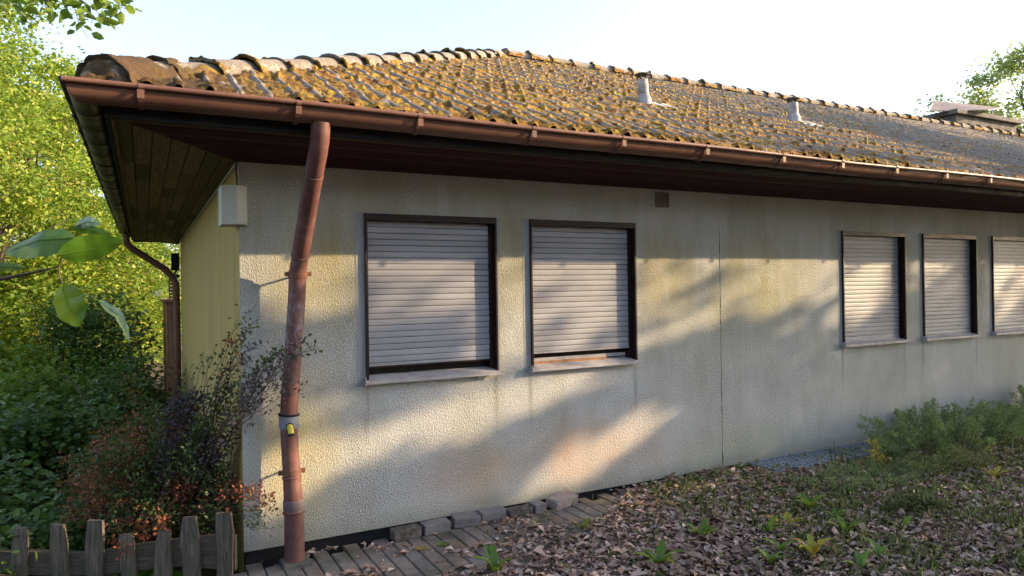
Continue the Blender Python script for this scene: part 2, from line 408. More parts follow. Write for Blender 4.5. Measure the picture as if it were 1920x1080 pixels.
# ------------------------------------------------------------------ leaves
def leaf_cloud(name, P, size, mat, parent=None, aspect=.6, up=0.0, axis=None, fold=.12, droop=None, ragged=0):
    "one mesh of separate folded leaves at points P; up in 0..1 turns them to lie flat; axis (n,3) points them"
    P = np.asarray(P, float); n = len(P)
    if axis is None:
        a = rng.normal(size=(n, 3)); a[:, 2] *= (1-up)
    else: a = np.array(axis, float) + rng.normal(size=(n, 3))*.25
    a /= np.linalg.norm(a, axis=1)[:, None] + 1e-9
    q = rng.normal(size=(n, 3)); q = q*(1-up) + np.array([0, 0, 1.0])*up*2.2
    b = np.cross(a, q); b /= np.linalg.norm(b, axis=1)[:, None] + 1e-9
    nn = np.cross(b, a)
    s = (np.ones(n)*size if not hasattr(size, '__len__') else np.asarray(size)) * rng.uniform(.65, 1.25, n)
    s = s[:, None]; wd = s*aspect*.5; fo = s*fold*rng.uniform(.3, 1.6, n)[:, None]
    V = np.stack([P, P+a*s*.30+b*wd*.95+nn*fo, P+a*s*.70+b*wd*.8+nn*fo*.8, P+a*s-nn*fo*.6,
                  P+a*s*.70-b*wd*.8+nn*fo*.8, P+a*s*.30-b*wd*.95+nn*fo], axis=1).reshape(-1, 3)
    if ragged: V = V + rng.normal(size=V.shape)*np.repeat(s, 6, 0)*ragged*np.array([1, 1, .5]) 
    i = (np.arange(n)*6)[:, None]
    Q = np.concatenate([i+np.array([[0, 1, 2, 3]]), i+np.array([[0, 3, 4, 5]])], axis=1).reshape(-1, 4)
    return link_mesh(name, npmesh(name, V, Q), MT[mat] if isinstance(mat, str) else mat, parent)

def limb(mb, p0, p1, r0, r1, bend=.15, n=6):
    p0 = np.array(p0, float); p1 = np.array(p1, float); L = np.linalg.norm(p1-p0); off = rng.normal(size=3)*L*bend
    pts = []; rs = []
    for k in range(n+1):
        t = k/n; pts.append(p0*(1-t)+p1*t + off*math.sin(math.pi*t)*.6 + rng.normal(size=3)*L*.012*(0 < k < n)); rs.append(r0*(1-t)+r1*t)
    mb.tube(pts, rs, 7); return pts

def make_tree(name, label, cat, loc, h, rx, nleaf, lsize, mat, base=.25, ncl=46, tr=.16, clr=.62, group=None, xlim=None, lean=(0, 0), flat=.42):
    ncl = int(ncl*1.7)
    root = empty(name, loc); tag(root, label, cat, group)
    loc = np.array(loc, float); cz = h*(base+1)/2; rz = h*(1-base)/2
    C = []
    while len(C) < ncl:
        u = rng.normal(size=3); u /= np.linalg.norm(u); u *= rng.uniform(.25, 1)**.5
        c = loc + np.array([u[0]*rx*(1-.35*max(0, u[2]))+lean[0]*(u[2]+1)/2, u[1]*rx*(1-.35*max(0, u[2])), cz+u[2]*rz])
        if xlim and not xlim(c): continue
        C.append(c)
    C = np.array(C)
    mb = MB(); top = loc + np.array([lean[0]*.5, 0, h*.72])
    tp = limb(mb, loc-np.array([0, 0, .5]), top, tr, tr*.35, .05, 8)
    for c in C[::2]:
        j = int(np.clip((c[2]-loc[2]-h*.15)/(h*.72)*8, 1, 7)); q = tp[j]
        mid = limb(mb, q, q*.3+c*.7+np.array([0, 0, -.1]), tr*.3, tr*.10, .12, 4)
        for _ in range(3):
            limb(mb, mid[3], c+rng.normal(size=3)*clr*.6, tr*.08, tr*.02, .15, 3)
    mb.build('trunk', MT['bark'], root)
    per = rng.dirichlet(np.ones(ncl)*6)
    P = []
    for c, f in zip(C, per):
        k = int(nleaf*f); cl = clr*rng.uniform(.6, 1.35)
        g = rng.normal(size=(k, 3))*np.array([cl, cl, cl*flat])*.55
        P.append(c+g)
    P = np.concatenate(P)
    if xlim: P = P[[xlim(p) for p in P]]
    leaf_cloud('crown', P, lsize, mat, root, .62, .35)
    return root

# ------------------------------------------------------------------ ground
def gz(x, y):
    x = np.asarray(x, float); y = np.asarray(y, float)
    z = -.095 + .016*np.clip(x, 0, 4.3) + .012*(fbm(x*1.3, y*1.3, 3, 5)-.5)
    left = np.clip(-x-.25, 0, 9)
    z = z - np.where(y > -1.2, 1, sst(-3.5, -1.2, y))*left*.21
    return z
xs = np.concatenate([-np.geomspace(150, 12, 16), np.arange(-11, 14, .25), np.geomspace(14, 160, 16)])
ys = np.concatenate([-np.geomspace(150, 8, 14), np.arange(-7.5, 14, .25), np.geomspace(14, 160, 16)])
X, Y = np.meshgrid(xs, ys, indexing='ij'); Z = gz(X, Y) - .012
Z = np.where((X > -.35) & (X < 24) & (Y > -.01), -.25, Z)
idx = np.arange(X.size).reshape(X.shape)
Q = np.stack([idx[:-1, :-1], idx[1:, :-1], idx[1:, 1:], idx[:-1, 1:]], -1).reshape(-1, 4)
tag(link_mesh('ground', npmesh('ground', np.stack([X, Y, Z], -1).reshape(-1, 3), Q, True), MT['ground']), kind='structure')

# paving: clay bricks laid on edge along y in stretcher bond
mb = MB()
for i in range(-3, 44):
    x0 = i*.104
    for j in range(-9, 1):
        y0 = j*.205 + (i % 2)*.1025 - .02
        if y0+.2 > -.02: continue
        cx, cy = x0+.05, y0+.1
        edge = -1.35 - .25*vnoise(cx*1.5, 0*cx, 3) + (.0 if cx < 1.9 else (cx-1.9)*.62)
        if cy < edge or cx < -.12: continue
        if cx < 0 and cy > -.35 and False: continue
        z = float(gz(cx, cy)) + random.uniform(-.003, .003) + .002
        tx, ty = random.gauss(0, .012), random.gauss(0, .008); q = random.gauss(0, .006)
        x1, x2, y1, y2, b = x0+.003, x0+.101, y0+.003, y0+.202, .006
        def P(x, y, dz): 
            u, v = x-cx, y-cy; return (cx+u-q*v, cy+v+q*u, z+dz+tx*u+ty*v)
        vs = [P(x1, y1, -.05), P(x2, y1, -.05), P(x2, y2, -.05), P(x1, y2, -.05), P(x1, y1, -b), P(x2, y1, -b), P(x2, y2, -b), P(x1, y2, -b),
              P(x1+b, y1+b, 0), P(x2-b, y1+b, 0), P(x2-b, y2-b, 0), P(x1+b, y2-b, 0)]
        mb.add(vs, [(0,1,5,4),(1,2,6,5),(2,3,7,6),(3,0,4,7),(4,5,9,8),(5,6,10,9),(6,7,11,10),(7,4,8,11),(8,9,10,11)])
tag(mb.build('paving', MT['paver']), kind='structure')

# ------------------------------------------------------------------ the bungalow
PITCH = 24.85
HX, HY, ZT = 22.4, 7.9, 2.49          # length, depth, wall top
house = empty('bungalow', (0, 0, 0))
tag(house, 'single storey bungalow with mossy hipped tile roof, stained white stucco and closed roller shutters', 'house')
WIN = [(.815, 1.835, 1.112), (2.13, 3.15, 1.138), (5.787, 6.81, 1.05), (7.13, 8.155, 1.045), (8.49, 9.515, 1.045), (11.4, 12.42, 1.045), (12.75, 13.77, 1.045), (17, 18.02, 1.045)]
WZ0, WZ1 = 1.015, 2.185

# front wall with real openings
def wall_grid(mb, xs, zs, holes, step=.5):
    for a, b in zip(xs[:-1], xs[1:]):
        for c, d in zip(zs[:-1], zs[1:]):
            m = ((a+b)/2, (c+d)/2)
            if any(h[0] < m[0] < h[1] and WZ0 < m[1] < WZ1 for h in holes): continue
            mb.add([(a, 0, c), (b, 0, c), (b, 0, d), (a, 0, d)], [(0, 1, 2, 3)])
X_ = sorted({0.0, HX} | {w_[0] for w_ in WIN} | {w_[1] for w_ in WIN}); Z_ = [-.02, WZ0, WZ1, ZT+.1]
mb = MB(); wall_grid(mb, X_, Z_, WIN)
for a, b, _ in WIN:
    for (p, q) in (((a, WZ0), (a, WZ1)), ((a, WZ1), (b, WZ1)), ((b, WZ1), (b, WZ0)), ((b, WZ0), (a, WZ0))):
        mb.add([(p[0], 0, p[1]), (q[0], 0, q[1]), (q[0], .14, q[1]), (p[0], .14, p[1])], [(0, 1, 2, 3)])
mb.add([(0, 0, -.02), (HX, 0, -.02), (HX, .05, -.02), (0, .05, -.02)], [(0, 3, 2, 1)])
wl = mb.build('wall', MT['stucco'], house); wl['label'] = 'stained white rough stucco front wall'
mb = MB(); mb.box(.0, HX, HY-.02, HY, -.4, ZT+.1); mb.build('wall', MT['smooth'], house)
mb = MB(); mb.box(HX-.02, HX, .03, HY-.03, -.4, ZT+.1); mb.build('wall', MT['smooth'], house)
mb = MB(); mb.add([(0, .001, -.6), (0, HY, -.6), (0, HY, ZT+.1), (0, .001, ZT+.1)], [(0, 1, 2, 3)])
mb.add([(0, HY, -.6), (.3, HY, -.6), (.3, HY, ZT+.1), (0, HY, ZT+.1)], [(0, 1, 2, 3)])
sw = mb.build('wall', MT['side'], house); sw['label'] = 'side wall streaked yellow green with algae'
mb = MB(); mb.box(.012, HX-.05, .018, .3, -.6, -.004); mb.build('plinth', MT['black'], house)
# thin settlement joint in the render
mb = MB(); z = -.01; x = 4.118; pts = []
while z < 2.2:
    pts.append((x, z)); z += .05; x = 4.118 + random.gauss(0, .0016)
for (xa, za), (xb, zb) in zip(pts[:-1], pts[1:]):
    mb.box(min(xa, xb)-.0010, max(xa, xb)+.0010, -.0015, .004, za, zb)
mb.build('render_joint', MT['dark'], house)

# windows
def make_window(a, b, zb, k):
    f = MB(); y0, y1, t = -.022, .1, .013
    f.box(a, a+t, y0, y1, WZ0, WZ1); f.box(b-t, b, y0, y1, WZ0, WZ1); f.box(a+t, b-t, y0, y1, WZ1-.045, WZ1)
    f.box(a+t, a+t+.018, .026, .1, WZ0+.03, WZ1-.045); f.box(b-t-.03, b-t, .03, .1, WZ0+.03, WZ1-.045)
    fr = f.build('window', MT['frame'], house)
    # plaster band round the opening
    w_ = .062
    s = MB(); s.box(a-w_, a-.002, -.0015, .006, WZ0-.03, WZ1+.005); s.build('plaster_band', MT['smooth'], fr)
    s = MB(); s.box(b+.002, b+.025, -.0015, .006, WZ0-.03, WZ1+.005); s.build('plaster_band', MT['smooth'], fr)
    # slats
    m = MB(); z = WZ1-.045; pitch = .0438; x0, x1 = a+t+.019, b-t-.031
    while z > zb+.02:
        zb_ = max(z-pitch+.0035, zb); zz = [z, z-.003, z-.009, z-.028, z-.036, zb_]
        zz = [max(q, zb_) for q in zz]; yy = [.046, .0430, .0415, .0410, .0415, .043]; dx = random.uniform(-.0022, .0022)
        vs = []; 
        for q, y in zip(zz, yy): vs += [(x0+dx, y, q), (x1+dx, y, q)]
        vs += [(x0+dx, .054, zb_), (x1+dx, .054, zb_)]
        m.add(vs, [(2*i, 2*i+2, 2*i+3, 2*i+1) for i in range(6)]); z -= pitch
    m.build('shutter', MT['shutter'], fr)
    m = MB(); m.box(x0, x1, .055, .058, zb, WZ1-.04); m.build('slat_gap_backing', MT['dark'], fr)  # dark sheet added behind the slats so their gaps read dark
    m = MB(); m.box(x0, x1, .038, .056, zb-.012, zb-.001)
    m.build('shutter_end_rail', MT['sill'] if k != 0 else MT['frame'], fr)
    m = MB(); m.box(a+t, b-t, .105, .112, WZ0, WZ1-.05); m.build('pane', MT['dark'], fr)
    if k == 1:
        m = MB(); m.box(a+.05, b-.05, .080, .10, WZ0+.045, WZ0+.072); m.build('blind_rail', MT['sill'], fr)
        m = MB(); m.box(a+.015, b-.26, .060, .078, WZ0+.02, WZ0+.047, .003); m.build('casement_bar', MT['terrace'], fr)
    # sill with drip lip
    s = MB(); e0, e1 = a-.012, b-.004
    s.prism([(e0, .10, WZ0+.034), (e0, -.052, WZ0+.004), (e0, -.052, WZ0-.018), (e0, -.046, WZ0-.018), (e0, -.046, WZ0-.003), (e0, .10, WZ0+.024)], (e1-e0, 0, 0))
    s.box(e0-.006, e0, -.056, -.001, WZ0-.026, WZ0+.03)
    s.build('sill', MT['sill'], fr)
    return fr
for k, (a, b, zb) in enumerate(WIN):
    fr = make_window(a, b, zb, k)
    if k == 0: fr['label'] = 'window nearest the corner, shutter down to a dark gap above the sill'
    if k == 1: fr['label'] = 'second window, a brown bar showing in the gap under its shutter'

# vent grille under the soffit
mb = MB(); a, b, c, d = 3.383, 3.527, 2.33, 2.462
mb.box(a, b, -.012, .0, c, c+.012); mb.box(a, b, -.012, .0, d-.012, d); mb.box(a, a+.014, -.013, .0, c+.012, d-.012); mb.box(b-.014, b, -.013, .0, c+.012, d-.012)
for k in range(3):
    z = c+.030+k*.033; mb.add([(a+.014, -.012, z-.007), (b-.014, -.012, z-.007), (b-.014, -.002, z+.012), (a+.014, -.002, z+.012)], [(0, 1, 2, 3)])
mb.add([(a, -.002, c), (b, -.002, c), (b, -.002, d), (a, -.002, d)], [(0, 1, 2, 3)])
mb.build('vent_grille', plain('grey_brown_grille', (.17, .15, .14), .7), house)

# white wall box at the corner with its cable
mb = MB(); x0, x1, z0, z1 = -.108, .050, 2.078, 2.325
mb.prism([(x0, -.055, z0), (x0+.09, -.075, z0), (x1-.02, -.060, z0), (x1, -.006, z0), (x1, .0, z0), (0, .0, z0), (0, .16, z0), (x0, .16, z0)][::-1], (0, 0, z1-z0))
bx = mb.build('wall_box', MT['white'], house)
mb = MB(); mb.tube([(-.012, -.03, z1-.005), (-.012, -.022, z1+.05), (-.016, -.014, z1+.10), (-.010, -.012, ZT-.005)], .006, 8)
mb.build('cable', MT['cable'], bx)

# soffit boards (the eaves)
OV = .69; ZS0, ZS1 = 2.484, 2.552
sz = lambda o: ZS0 + (ZS1-ZS0)*o/OV
mb = MB(); nb = 8
for k in range(nb):
    o0, o1 = k*OV/nb+.006, (k+1)*OV/nb-.006
    for (xa, xb) in ((None, 5.2), (5.203, 10.6), (10.603, 17), (17.003, HX)):
        a0 = -o0 if xa is None else xa; a1 = -o1 if xa is None else xa
        P = [(a0, -o0, sz(o0)), (xb, -o0, sz(o0)), (xb, -o1, sz(o1)), (a1, -o1, sz(o1))]
        mb.prism(P, (0, 0, .015))
mb.add([(-.02, 0, ZS0+.012), (HX, 0, ZS0+.012), (HX, -OV, ZS1+.012), (-OV, -OV, ZS1+.012)], [(0, 1, 2, 3)])
s1 = mb.build('soffit', MT['soffit'], house); s1['label'] = 'dark red brown front soffit of narrow boards'
mb = MB(); nb = 7
for k in range(nb):
    o0, o1 = k*OV/nb+.003, (k+1)*OV/nb-.003
    y = None; yn = random.uniform(.2, 1.6)
    while True:
        a0 = -o0 if y is None else y; a1 = -o1 if y is None else y
        ye = min(yn, HY+.69); dz = random.uniform(0, .003)
        mb.prism([(-o0, a0, sz(o0)+dz), (-o0, ye, sz(o0)+dz), (-o1, ye, sz(o1)+dz), (-o1, a1, sz(o1)+dz)], (0, 0, .015))
        if ye >= HY+.69: break
        y = ye+.003; yn = y+random.uniform(.35, 1.5)
mb.add([(.0, 0, ZS0+.013), (0, HY+.69, ZS0+.013), (-OV, HY+.69, ZS1+.013), (-OV, -OV, ZS1+.013)], [(0, 1, 2, 3)])
s2 = mb.build('soffit', MT['soffit2'], house); s2['label'] = 'green brown side soffit of weathered boards'
mb = MB(); mb.prism([(.012, .02, ZS0-.002), (-.018, .02, ZS0-.002), (-.018, .02, ZS0-.016), (.012, .02, ZS0-.016)], (0, HY-.04, 0)); mb.build('trim_strip', MT['white'], house)
# fascia
mb = MB()
mb.box(-OV-.022, HX+.6, -OV-.022, -OV, 2.545, 2.70); mb.box(-OV-.022, -OV, -OV+.001, HY+OV, 2.545, 2.70); mb.box(-OV, HX, HY+OV, HY+OV+.02, 2.52, 2.70)
mb.build('fascia', MT['fascia'], house)
mb = MB(); mb.box(-OV+.004, -OV+.024, -OV+.004, HY+OV, 2.538, 2.555); mb.box(-OV+.024, HX, -OV+.004, -OV+.016, 2.540, 2.555)
mb.build('eave_trim', MT['soffit2'], house)

# roof: profiled tiles with moss, real relief
TP = math.tan(R(PITCH)); EY = -.795; EZ = 2.690
def roof_z(x, y): return EZ + (y-EY)*TP
def tile_h(x, s, seed=0):
    "height above the roof plane and moss amount at x along the eave and s up the slope"
    ph = (x/.15) % 1.0
    roll = np.where(np.abs(ph-.5) < .20, np.cos(np.clip((ph-.5)/.20,-1,1)*math.pi/2), 0.0)**.75*.050
    crs = (s/.345); ci = np.floor(crs); fr = crs-ci
    jog = (hsh(np.floor(x/.30), ci, 4)-.5)*.012
    step = (1-fr)*.017
    # moss
    d = .84 - .36*sst(4.0, 10.0, x) - .08*sst(7, 13, x)
    m = fbm(x*2.3, s*2.3, 4, 11)*.75 + fbm(x*9, s*7, 3, 31)*.45
    val = 1-roll/.050
    tb = hsh(np.floor(x/.15), ci, 21)
    joint = np.exp(-(fr/(.04+.16*tb))**2) + np.exp(-((1-fr)/.07)**2)
    m = m + .26*val*val - (1.05+.3*sst(3, 8, x))*(1-val)*(.55+.9*hsh(np.floor(x/.15), np.floor(ci/2), 9)) + (.18+.85*(1-val)*(tb > .36+.20*sst(3, 7, x)))*joint + .2*np.exp(-s/.10)*sst(10, 0, x)
    m = m - (1.07-d)
    cov = sst(-.02, .10, m)
    lump = fbm(x*26, s*22, 3, 51); fine = fbm(x*70, s*60, 2, 71)
    hm = cov*(.003+(.004+.009*val*val)*np.clip(m, 0, .6)/.3*(.3+lump)+(.007+.010*val)*lump+.010*fine)
    return roll*(1) + step + jog*.5 + hm, cov
def grid_roof(xa, xb, dx, ds, sl, x_lo):
    xs = np.arange(xa, xb+dx/2, dx); ss = np.arange(0, sl+ds/2, ds)
    X, S = np.meshgrid(xs, ss, indexing='ij')
    H, Mo = tile_h(X, S)
    cosP, sinP = math.cos(R(PITCH)), math.sin(R(PITCH))
    Y = EY + S*cosP - H*sinP; Zz = EZ + S*sinP + H*cosP
    Zz -= .02
    V = np.stack([X, Y, Zz], -1); idx = np.arange(X.size).reshape(X.shape)
    yb = EY + S*cosP
    ok = (X[:-1, :-1] > yb[:-1, :-1]-.015) & (X[1:, 1:] < HX+.8-(yb[1:, 1:]+.8)+.02)
    Q = np.stack([idx[:-1, :-1], idx[1:, :-1], idx[1:, 1:], idx[:-1, 1:]], -1)[ok]
    # skirt: the cut ends of the lowest course
    Vs = V[:, 0].copy(); Vb = Vs.copy(); Vb[:, 2] -= .020; Vb[:, 1] += .004
    Vu = Vb.copy(); Vu[:, 1] += .30; Vu[:, 2] += .30*TP
    n0 = X.size; N = len(xs)
    base = n0 + np.arange(N); base2 = base + N; base3 = base2 + N
    ok2 = xs[:-1] > EY-.01
    Qs = np.stack([base[:-1], base2[:-1], base2[1:], base[1:]], -1)[ok2][:, ::-1]
    Qu = np.stack([base2[:-1], base3[:-1], base3[1:], base2[1:]], -1)[ok2]
    VV = np.concatenate([V.reshape(-1, 3), Vs, Vb, Vu]); mo = np.concatenate([Mo.ravel(), Mo[:, 0], Mo[:, 0]*.8+.2, np.zeros(N)])
    return VV, np.concatenate([Q, Qs, Qu]), mo
SL = (4.0-EY)/math.cos(R(PITCH))
V1, Q1, m1 = grid_roof(-.80, 7.0, .0107, .0165, SL, 0)
V2, Q2, m2 = grid_roof(7.0, HX+.8, .0167, .0246, SL, 0)
# plain slopes to the left, right and rear (tile courses as real steps)
V3 = []; Q3 = []
def slope(ea, eb, ra, rb, n=15):
    for k in range(n):
        t0, t1 = k/n, (k+1)/n
        p = [np.array(ea)*(1-t0)+np.array(ra)*t0, np.array(eb)*(1-t0)+np.array(rb)*t0, np.array(eb)*(1-t1)+np.array(rb)*t1, np.array(ea)*(1-t1)+np.array(ra)*t1]
        p[0] = p[0]+[0, 0, .025]; p[1] = p[1]+[0, 0, .025]
        b = len(V3); V3.extend(p); Q3.append((b, b+1, b+2, b+3))
        if k: V3.extend([p[0], p[1], p[1]-[0, 0, .03], p[0]-[0, 0, .03]]); b = len(V3)-4; Q3.append((b, b+1, b+2, b+3))
RZ = roof_z(0, 4.0); yb = HY+.77
A_, B_, C_, D_ = (EY, EY, EZ-.01), (HX+.8, EY, EZ-.01), (HX+.8, yb, EZ-.01), (EY, yb, EZ-.01)
RA, RB = (4.0, 4.0, RZ-.01), (HX-4.0, 4.0, RZ-.01)
slope(D_, A_, RA, RA); slope(C_, D_, RB, RA); slope(B_, C_, RB, RB)
V3 = np.array(V3); Q3 = np.array(Q3)
n1, n2 = len(V1), len(V2)
me = npmesh('roof', np.concatenate([V1, V2, V3]), np.concatenate([Q1, Q2+n1, Q3+n1+n2]), False,
            {'moss': np.concatenate([m1, m2, np.full(len(V3), .4)])})
sm = np.ones(len(me.polygons), dtype=bool); sm[-len(Q3):] = False
me.polygons.foreach_set('use_smooth', sm)
roof = link_mesh('roof', me, MT['tile'], house)
mb = MB(); mb.add([(EY+.02, EY+.02, EZ-.055), (HX+.7, EY+.02, EZ-.055), (HX-4, 4, RZ-.06), (4, 4, RZ-.06)], [(0, 1, 2, 3)])
mb.build('underlay', MT['black'], roof)

# hip and ridge caps
def cap_run(name, p0, p1, spacing, r, first_big=False, seed=0, mossy=.5):
    p0 = np.array(p0, float); p1 = np.array(p1, float); L = np.linalg.norm(p1-p0); t = (p1-p0)/L
    side = np.cross(t, [0, 0, 1.]); side /= np.linalg.norm(side); up = np.cross(side, t)
    VV = []; QQ = []; MM = []; n = int(L/spacing); NA, NL = 30, 22
    for k in range(n):
        s0 = k*spacing; ln = spacing+.055; jr = random.uniform(-.006, .008); lift = random.uniform(0, .008)
        th = np.linspace(-.12, math.pi+.12, NA); u = np.concatenate([[0, 0], np.linspace(0, 1, NL-2)])
        TH, U = np.meshgrid(th, u, indexing='ij')
        rr = r*(1.08-.17*U) + jr + .012*np.exp(-(U/.10)**2)
        rr[:, 0] -= .032
        S = s0 + U*ln; S[:, 0] += .02
        nz = fbm(S*6+seed, TH*1.3+k*3.1, 4, seed+3); nf = fbm(S*24, TH*6+k, 3, seed+9)
        top = np.abs(TH-math.pi/2)/(math.pi/2)
        m = nz*1.25 + .32*np.exp(-((U-.02)/.10)**2) + .40*sst(.45, 1.0, top) - (1.02-mossy*.5)
        m = m - (.14 if k > 1 else 0)
        if first_big and k < 2: m = m+(.42 if k == 0 else .25)
        cov = sst(-.02, .12, m)
        rr = rr + cov*(.006+.02*nf+.012*nz)
        if first_big and k == 0:
            rr = rr*1.12
        P = p0 + S[..., None]*t + (rr*np.cos(TH))[..., None]*side + (rr*np.sin(TH)*.85+.008+lift)[..., None]*up
        b = len(VV) and sum(len(v) for v in VV); idx = b + np.arange(P[..., 0].size).reshape(P.shape[:2])
        QQ.append(np.stack([idx[:-1, :-1], idx[:-1, 1:], idx[1:, 1:], idx[1:, :-1]], -1).reshape(-1, 4))
        VV.append(P.reshape(-1, 3)); MM.append(cov.ravel())
        if k == 0:   # rounded closed end
            V0 = []; 
            th2 = np.linspace(-.12, math.pi+.12, NA); ph = np.linspace(0, math.pi/2, 9)
            T2, PH = np.meshgrid(th2, ph, indexing='ij'); q = (r*1.17*(1.12 if first_big else 1)+.008)*np.cos(PH)
            q = q*(1+.10*(fbm(T2*3, PH*4, 3, 5)-.4))
            P = p0 + (.03-np.sin(PH)*r*.75)[..., None]*t + (q*np.cos(T2))[..., None]*side + (q*np.sin(T2)*.85+.008)[..., None]*up
            b = sum(len(v) for v in VV); idx = b + np.arange(P[..., 0].size).reshape(P.shape[:2])
            QQ.append(np.stack([idx[:-1, :-1], idx[:-1, 1:], idx[1:, 1:], idx[1:, :-1]], -1).reshape(-1, 4))
            VV.append(P.reshape(-1, 3)); MM.append(np.clip(.9*fbm(T2*2, PH*3, 3, 8)+.02, 0, 1).ravel())
    return link_mesh(name, npmesh(name, np.concatenate(VV), np.concatenate(QQ), True, {'moss': np.concatenate(MM)}), MT['tile'], roof)
cap_run('hip_cap', (-.71, -.71, EZ-.005), (4.0, 4.0, RZ-.01), .37, .118, True, 2, .22)
cap_run('ridge_cap', (4.0, 4.0, RZ-.01), (HX-4, 4.0, RZ-.01), .36, .115, False, 6, .15)
cap_run('hip_cap', (HX+.71, -.71, EZ), (HX-4, 4.0, RZ-.01), .36, .13, False, 9, .4)

# loose cushions of moss along the eave and the course edges
ic = bmesh.new(); bmesh.ops.create_icosphere(ic, subdivisions=2, radius=1); ic.verts.ensure_lookup_table()
IV = np.array([v.co[:] for v in ic.verts]); IF = np.array([[v.index for v in f.verts] for f in ic.faces]); ic.free()
VV = []; QQ = []; b = 0; cosP, sinP = math.cos(R(PITCH)), math.sin(R(PITCH))
VH = []; QH = []; bh = 0
def cushion(x, s, r, fl=.6, dz=0, hang=False):
    global b, bh
    hh, _ = tile_h(np.array([x]), np.array([max(s, 0.0)]))
    y = EY + s*cosP; z = EZ - .02 + s*sinP + hh[0]*.8 + dz
    k = rng.uniform(0, 99); d = 1+.75*(fbm(IV[:, 0]*2.6+k, IV[:, 1]*2.6+IV[:, 2]*2.1+k, 3, 2)-.5)
    v = IV*d[:, None]*np.array([r*rng.uniform(.8, 1.5), r*rng.uniform(.8, 1.3), r*fl])
    if hang: VH.append(v + np.array([x, y, z])); QH.append(IF+bh); bh += len(IV); return
    VV.append(v + np.array([x, y, z])); QQ.append(IF+b); b += len(IV)
for x in np.arange(-.74, 13, .034):
    if rng.random() < (.80 if x < 7 else .55):
        ph = (x/.15) % 1; v = abs(ph-.5) > .22
        r = rng.uniform(.010, .026)*(1.15 if v else .7)
        if not v and rng.random() < .7: continue
        cushion(x, rng.uniform(-.02, .05), r, .75, rng.uniform(-.012, .004))
        if rng.random() < .8:
            for q in range(3): cushion(x+rng.uniform(-.02, .02), rng.uniform(-.02, .0), r*rng.uniform(.3, .6), rng.uniform(.9, 2.0), -rng.uniform(.012, .05) - (0 if v else .03), True)
for k in range(4200):
    x = rng.uniform(-.6, 9) if k < 2900 else rng.uniform(9, 18); s = rng.uniform(0, 15); c_ = math.floor(s)
    s = (c_ + rng.normal(.02, .09))*.345
    if s < 0 or x < EY+s*cosP+.1: continue
    if fbm(np.array([x*2.3]), np.array([s*2.3]), 4, 11)[0] < .47: continue
    cushion((math.floor(x/.15)+rng.normal(0, .16))*.15, s, rng.uniform(.010, .021)*(1+.04*x), .5)
link_mesh('hanging_moss', npmesh('hanging_moss', np.concatenate(VH), np.concatenate(QH), True), MT['hang'], roof)['kind'] = 'stuff'
V = np.concatenate(VV); link_mesh('moss_cushion', npmesh('moss_cushion', V, np.concatenate(QQ), True, {'moss': np.ones(len(V))}), MT['tile'], roof)['kind'] = 'stuff'

# vent pipes
def vent(x, y, h, r, lean):
    z0 = roof_z(x, y)+.0; m = MB()
    top = (x+lean, y, z0+h)
    m.tube([(x, y-.03, z0-.03), (x, y-.02, z0+.05), (x, y, z0+.10), (x+lean*.6, y, z0+h*.55), (x+lean*.9, y, z0+h*.80)], [r*1.2, r*1.15, r*1.03, r, r], 20)
    for k in range(6):
        zz = z0+.12+k*(h*.6-.1)/6; m.tube([(x+lean*.5, y, zz), (x+lean*.5, y, zz+.006)], [r*1.07]*2, 20)
    v = m.build('vent_pipe', MT['pvc'], roof)
    m = MB(); c = (x+lean, y)
    for k in range(5):
        a = k*1.257; m.tube([(c[0]+r*.85*math.cos(a), c[1]+r*.85*math.sin(a), z0+h*.78), (c[0]+r*.85*math.cos(a), c[1]+r*.85*math.sin(a), z0+h*.96)], r*.20, 6)
    m.tube([(c[0], c[1], z0+h*.94), (c[0], c[1], z0+h*.97), (c[0], c[1], z0+h)], [r*1.4, r*1.38, r*.7], 20)
    m.build('cowl', MT['conc'], v)
    m = MB(); vs = []; fs = []
    for i in range(13):
        xx = x-.04+i*.028; zz = .012*math.sin(i*1.3)
        for yy in (-.22, .02): vs.append((xx, y+yy, roof_z(x, y+yy)+.035+zz))
    m.add(vs, [(2*i, 2*i+2, 2*i+3, 2*i+1) for i in range(12)], True); m.build('flashing', MT['white'], v)
    return v
vent(4.10, 1.03, .33, .055, -.022)['label'] = 'taller vent pipe, closer to the hip'
vent(6.55, 1.22, .31, .062, -.01)['label'] = 'smaller vent pipe, farther along the roof'

# chimney with tilted sheet cover
mb = MB(); mb.box(15.2, 17.6, 4.25, 5.2, 4.6, 5.30, .01); ch = mb.build('chimney', MT['conc'], roof)
mb = MB(); mb.box(15.1, 17.7, 4.15, 5.3, 5.30, 5.40, .015); mb.build('slab', MT['conc'], ch)
mb = MB(); v = [(14.85, 4.3, 5.42), (16.1, 4.0, 5.33), (17.9, 4.7, 5.68), (16.65, 5.3, 5.79)]
v = [(14.7, 4.5, 5.36), (15.9, 3.95, 5.38), (17.9, 4.7, 5.82), (16.5, 5.5, 6.02)]
mb.prism(v, (0, 0, .02)); mb.build('cover_sheet', MT['cap'], ch)
mb = MB()
for (x, y, zt) in ((15.4, 4.5, 5.42), (16.9, 4.4, 5.58), (17.4, 4.9, 5.72), (16.3, 5.0, 5.66)): mb = MB(); mb.tube([(x, y, 5.39), (x, y, zt)], .012, 8); mb.build('cover_bracket', MT['sill'], ch)

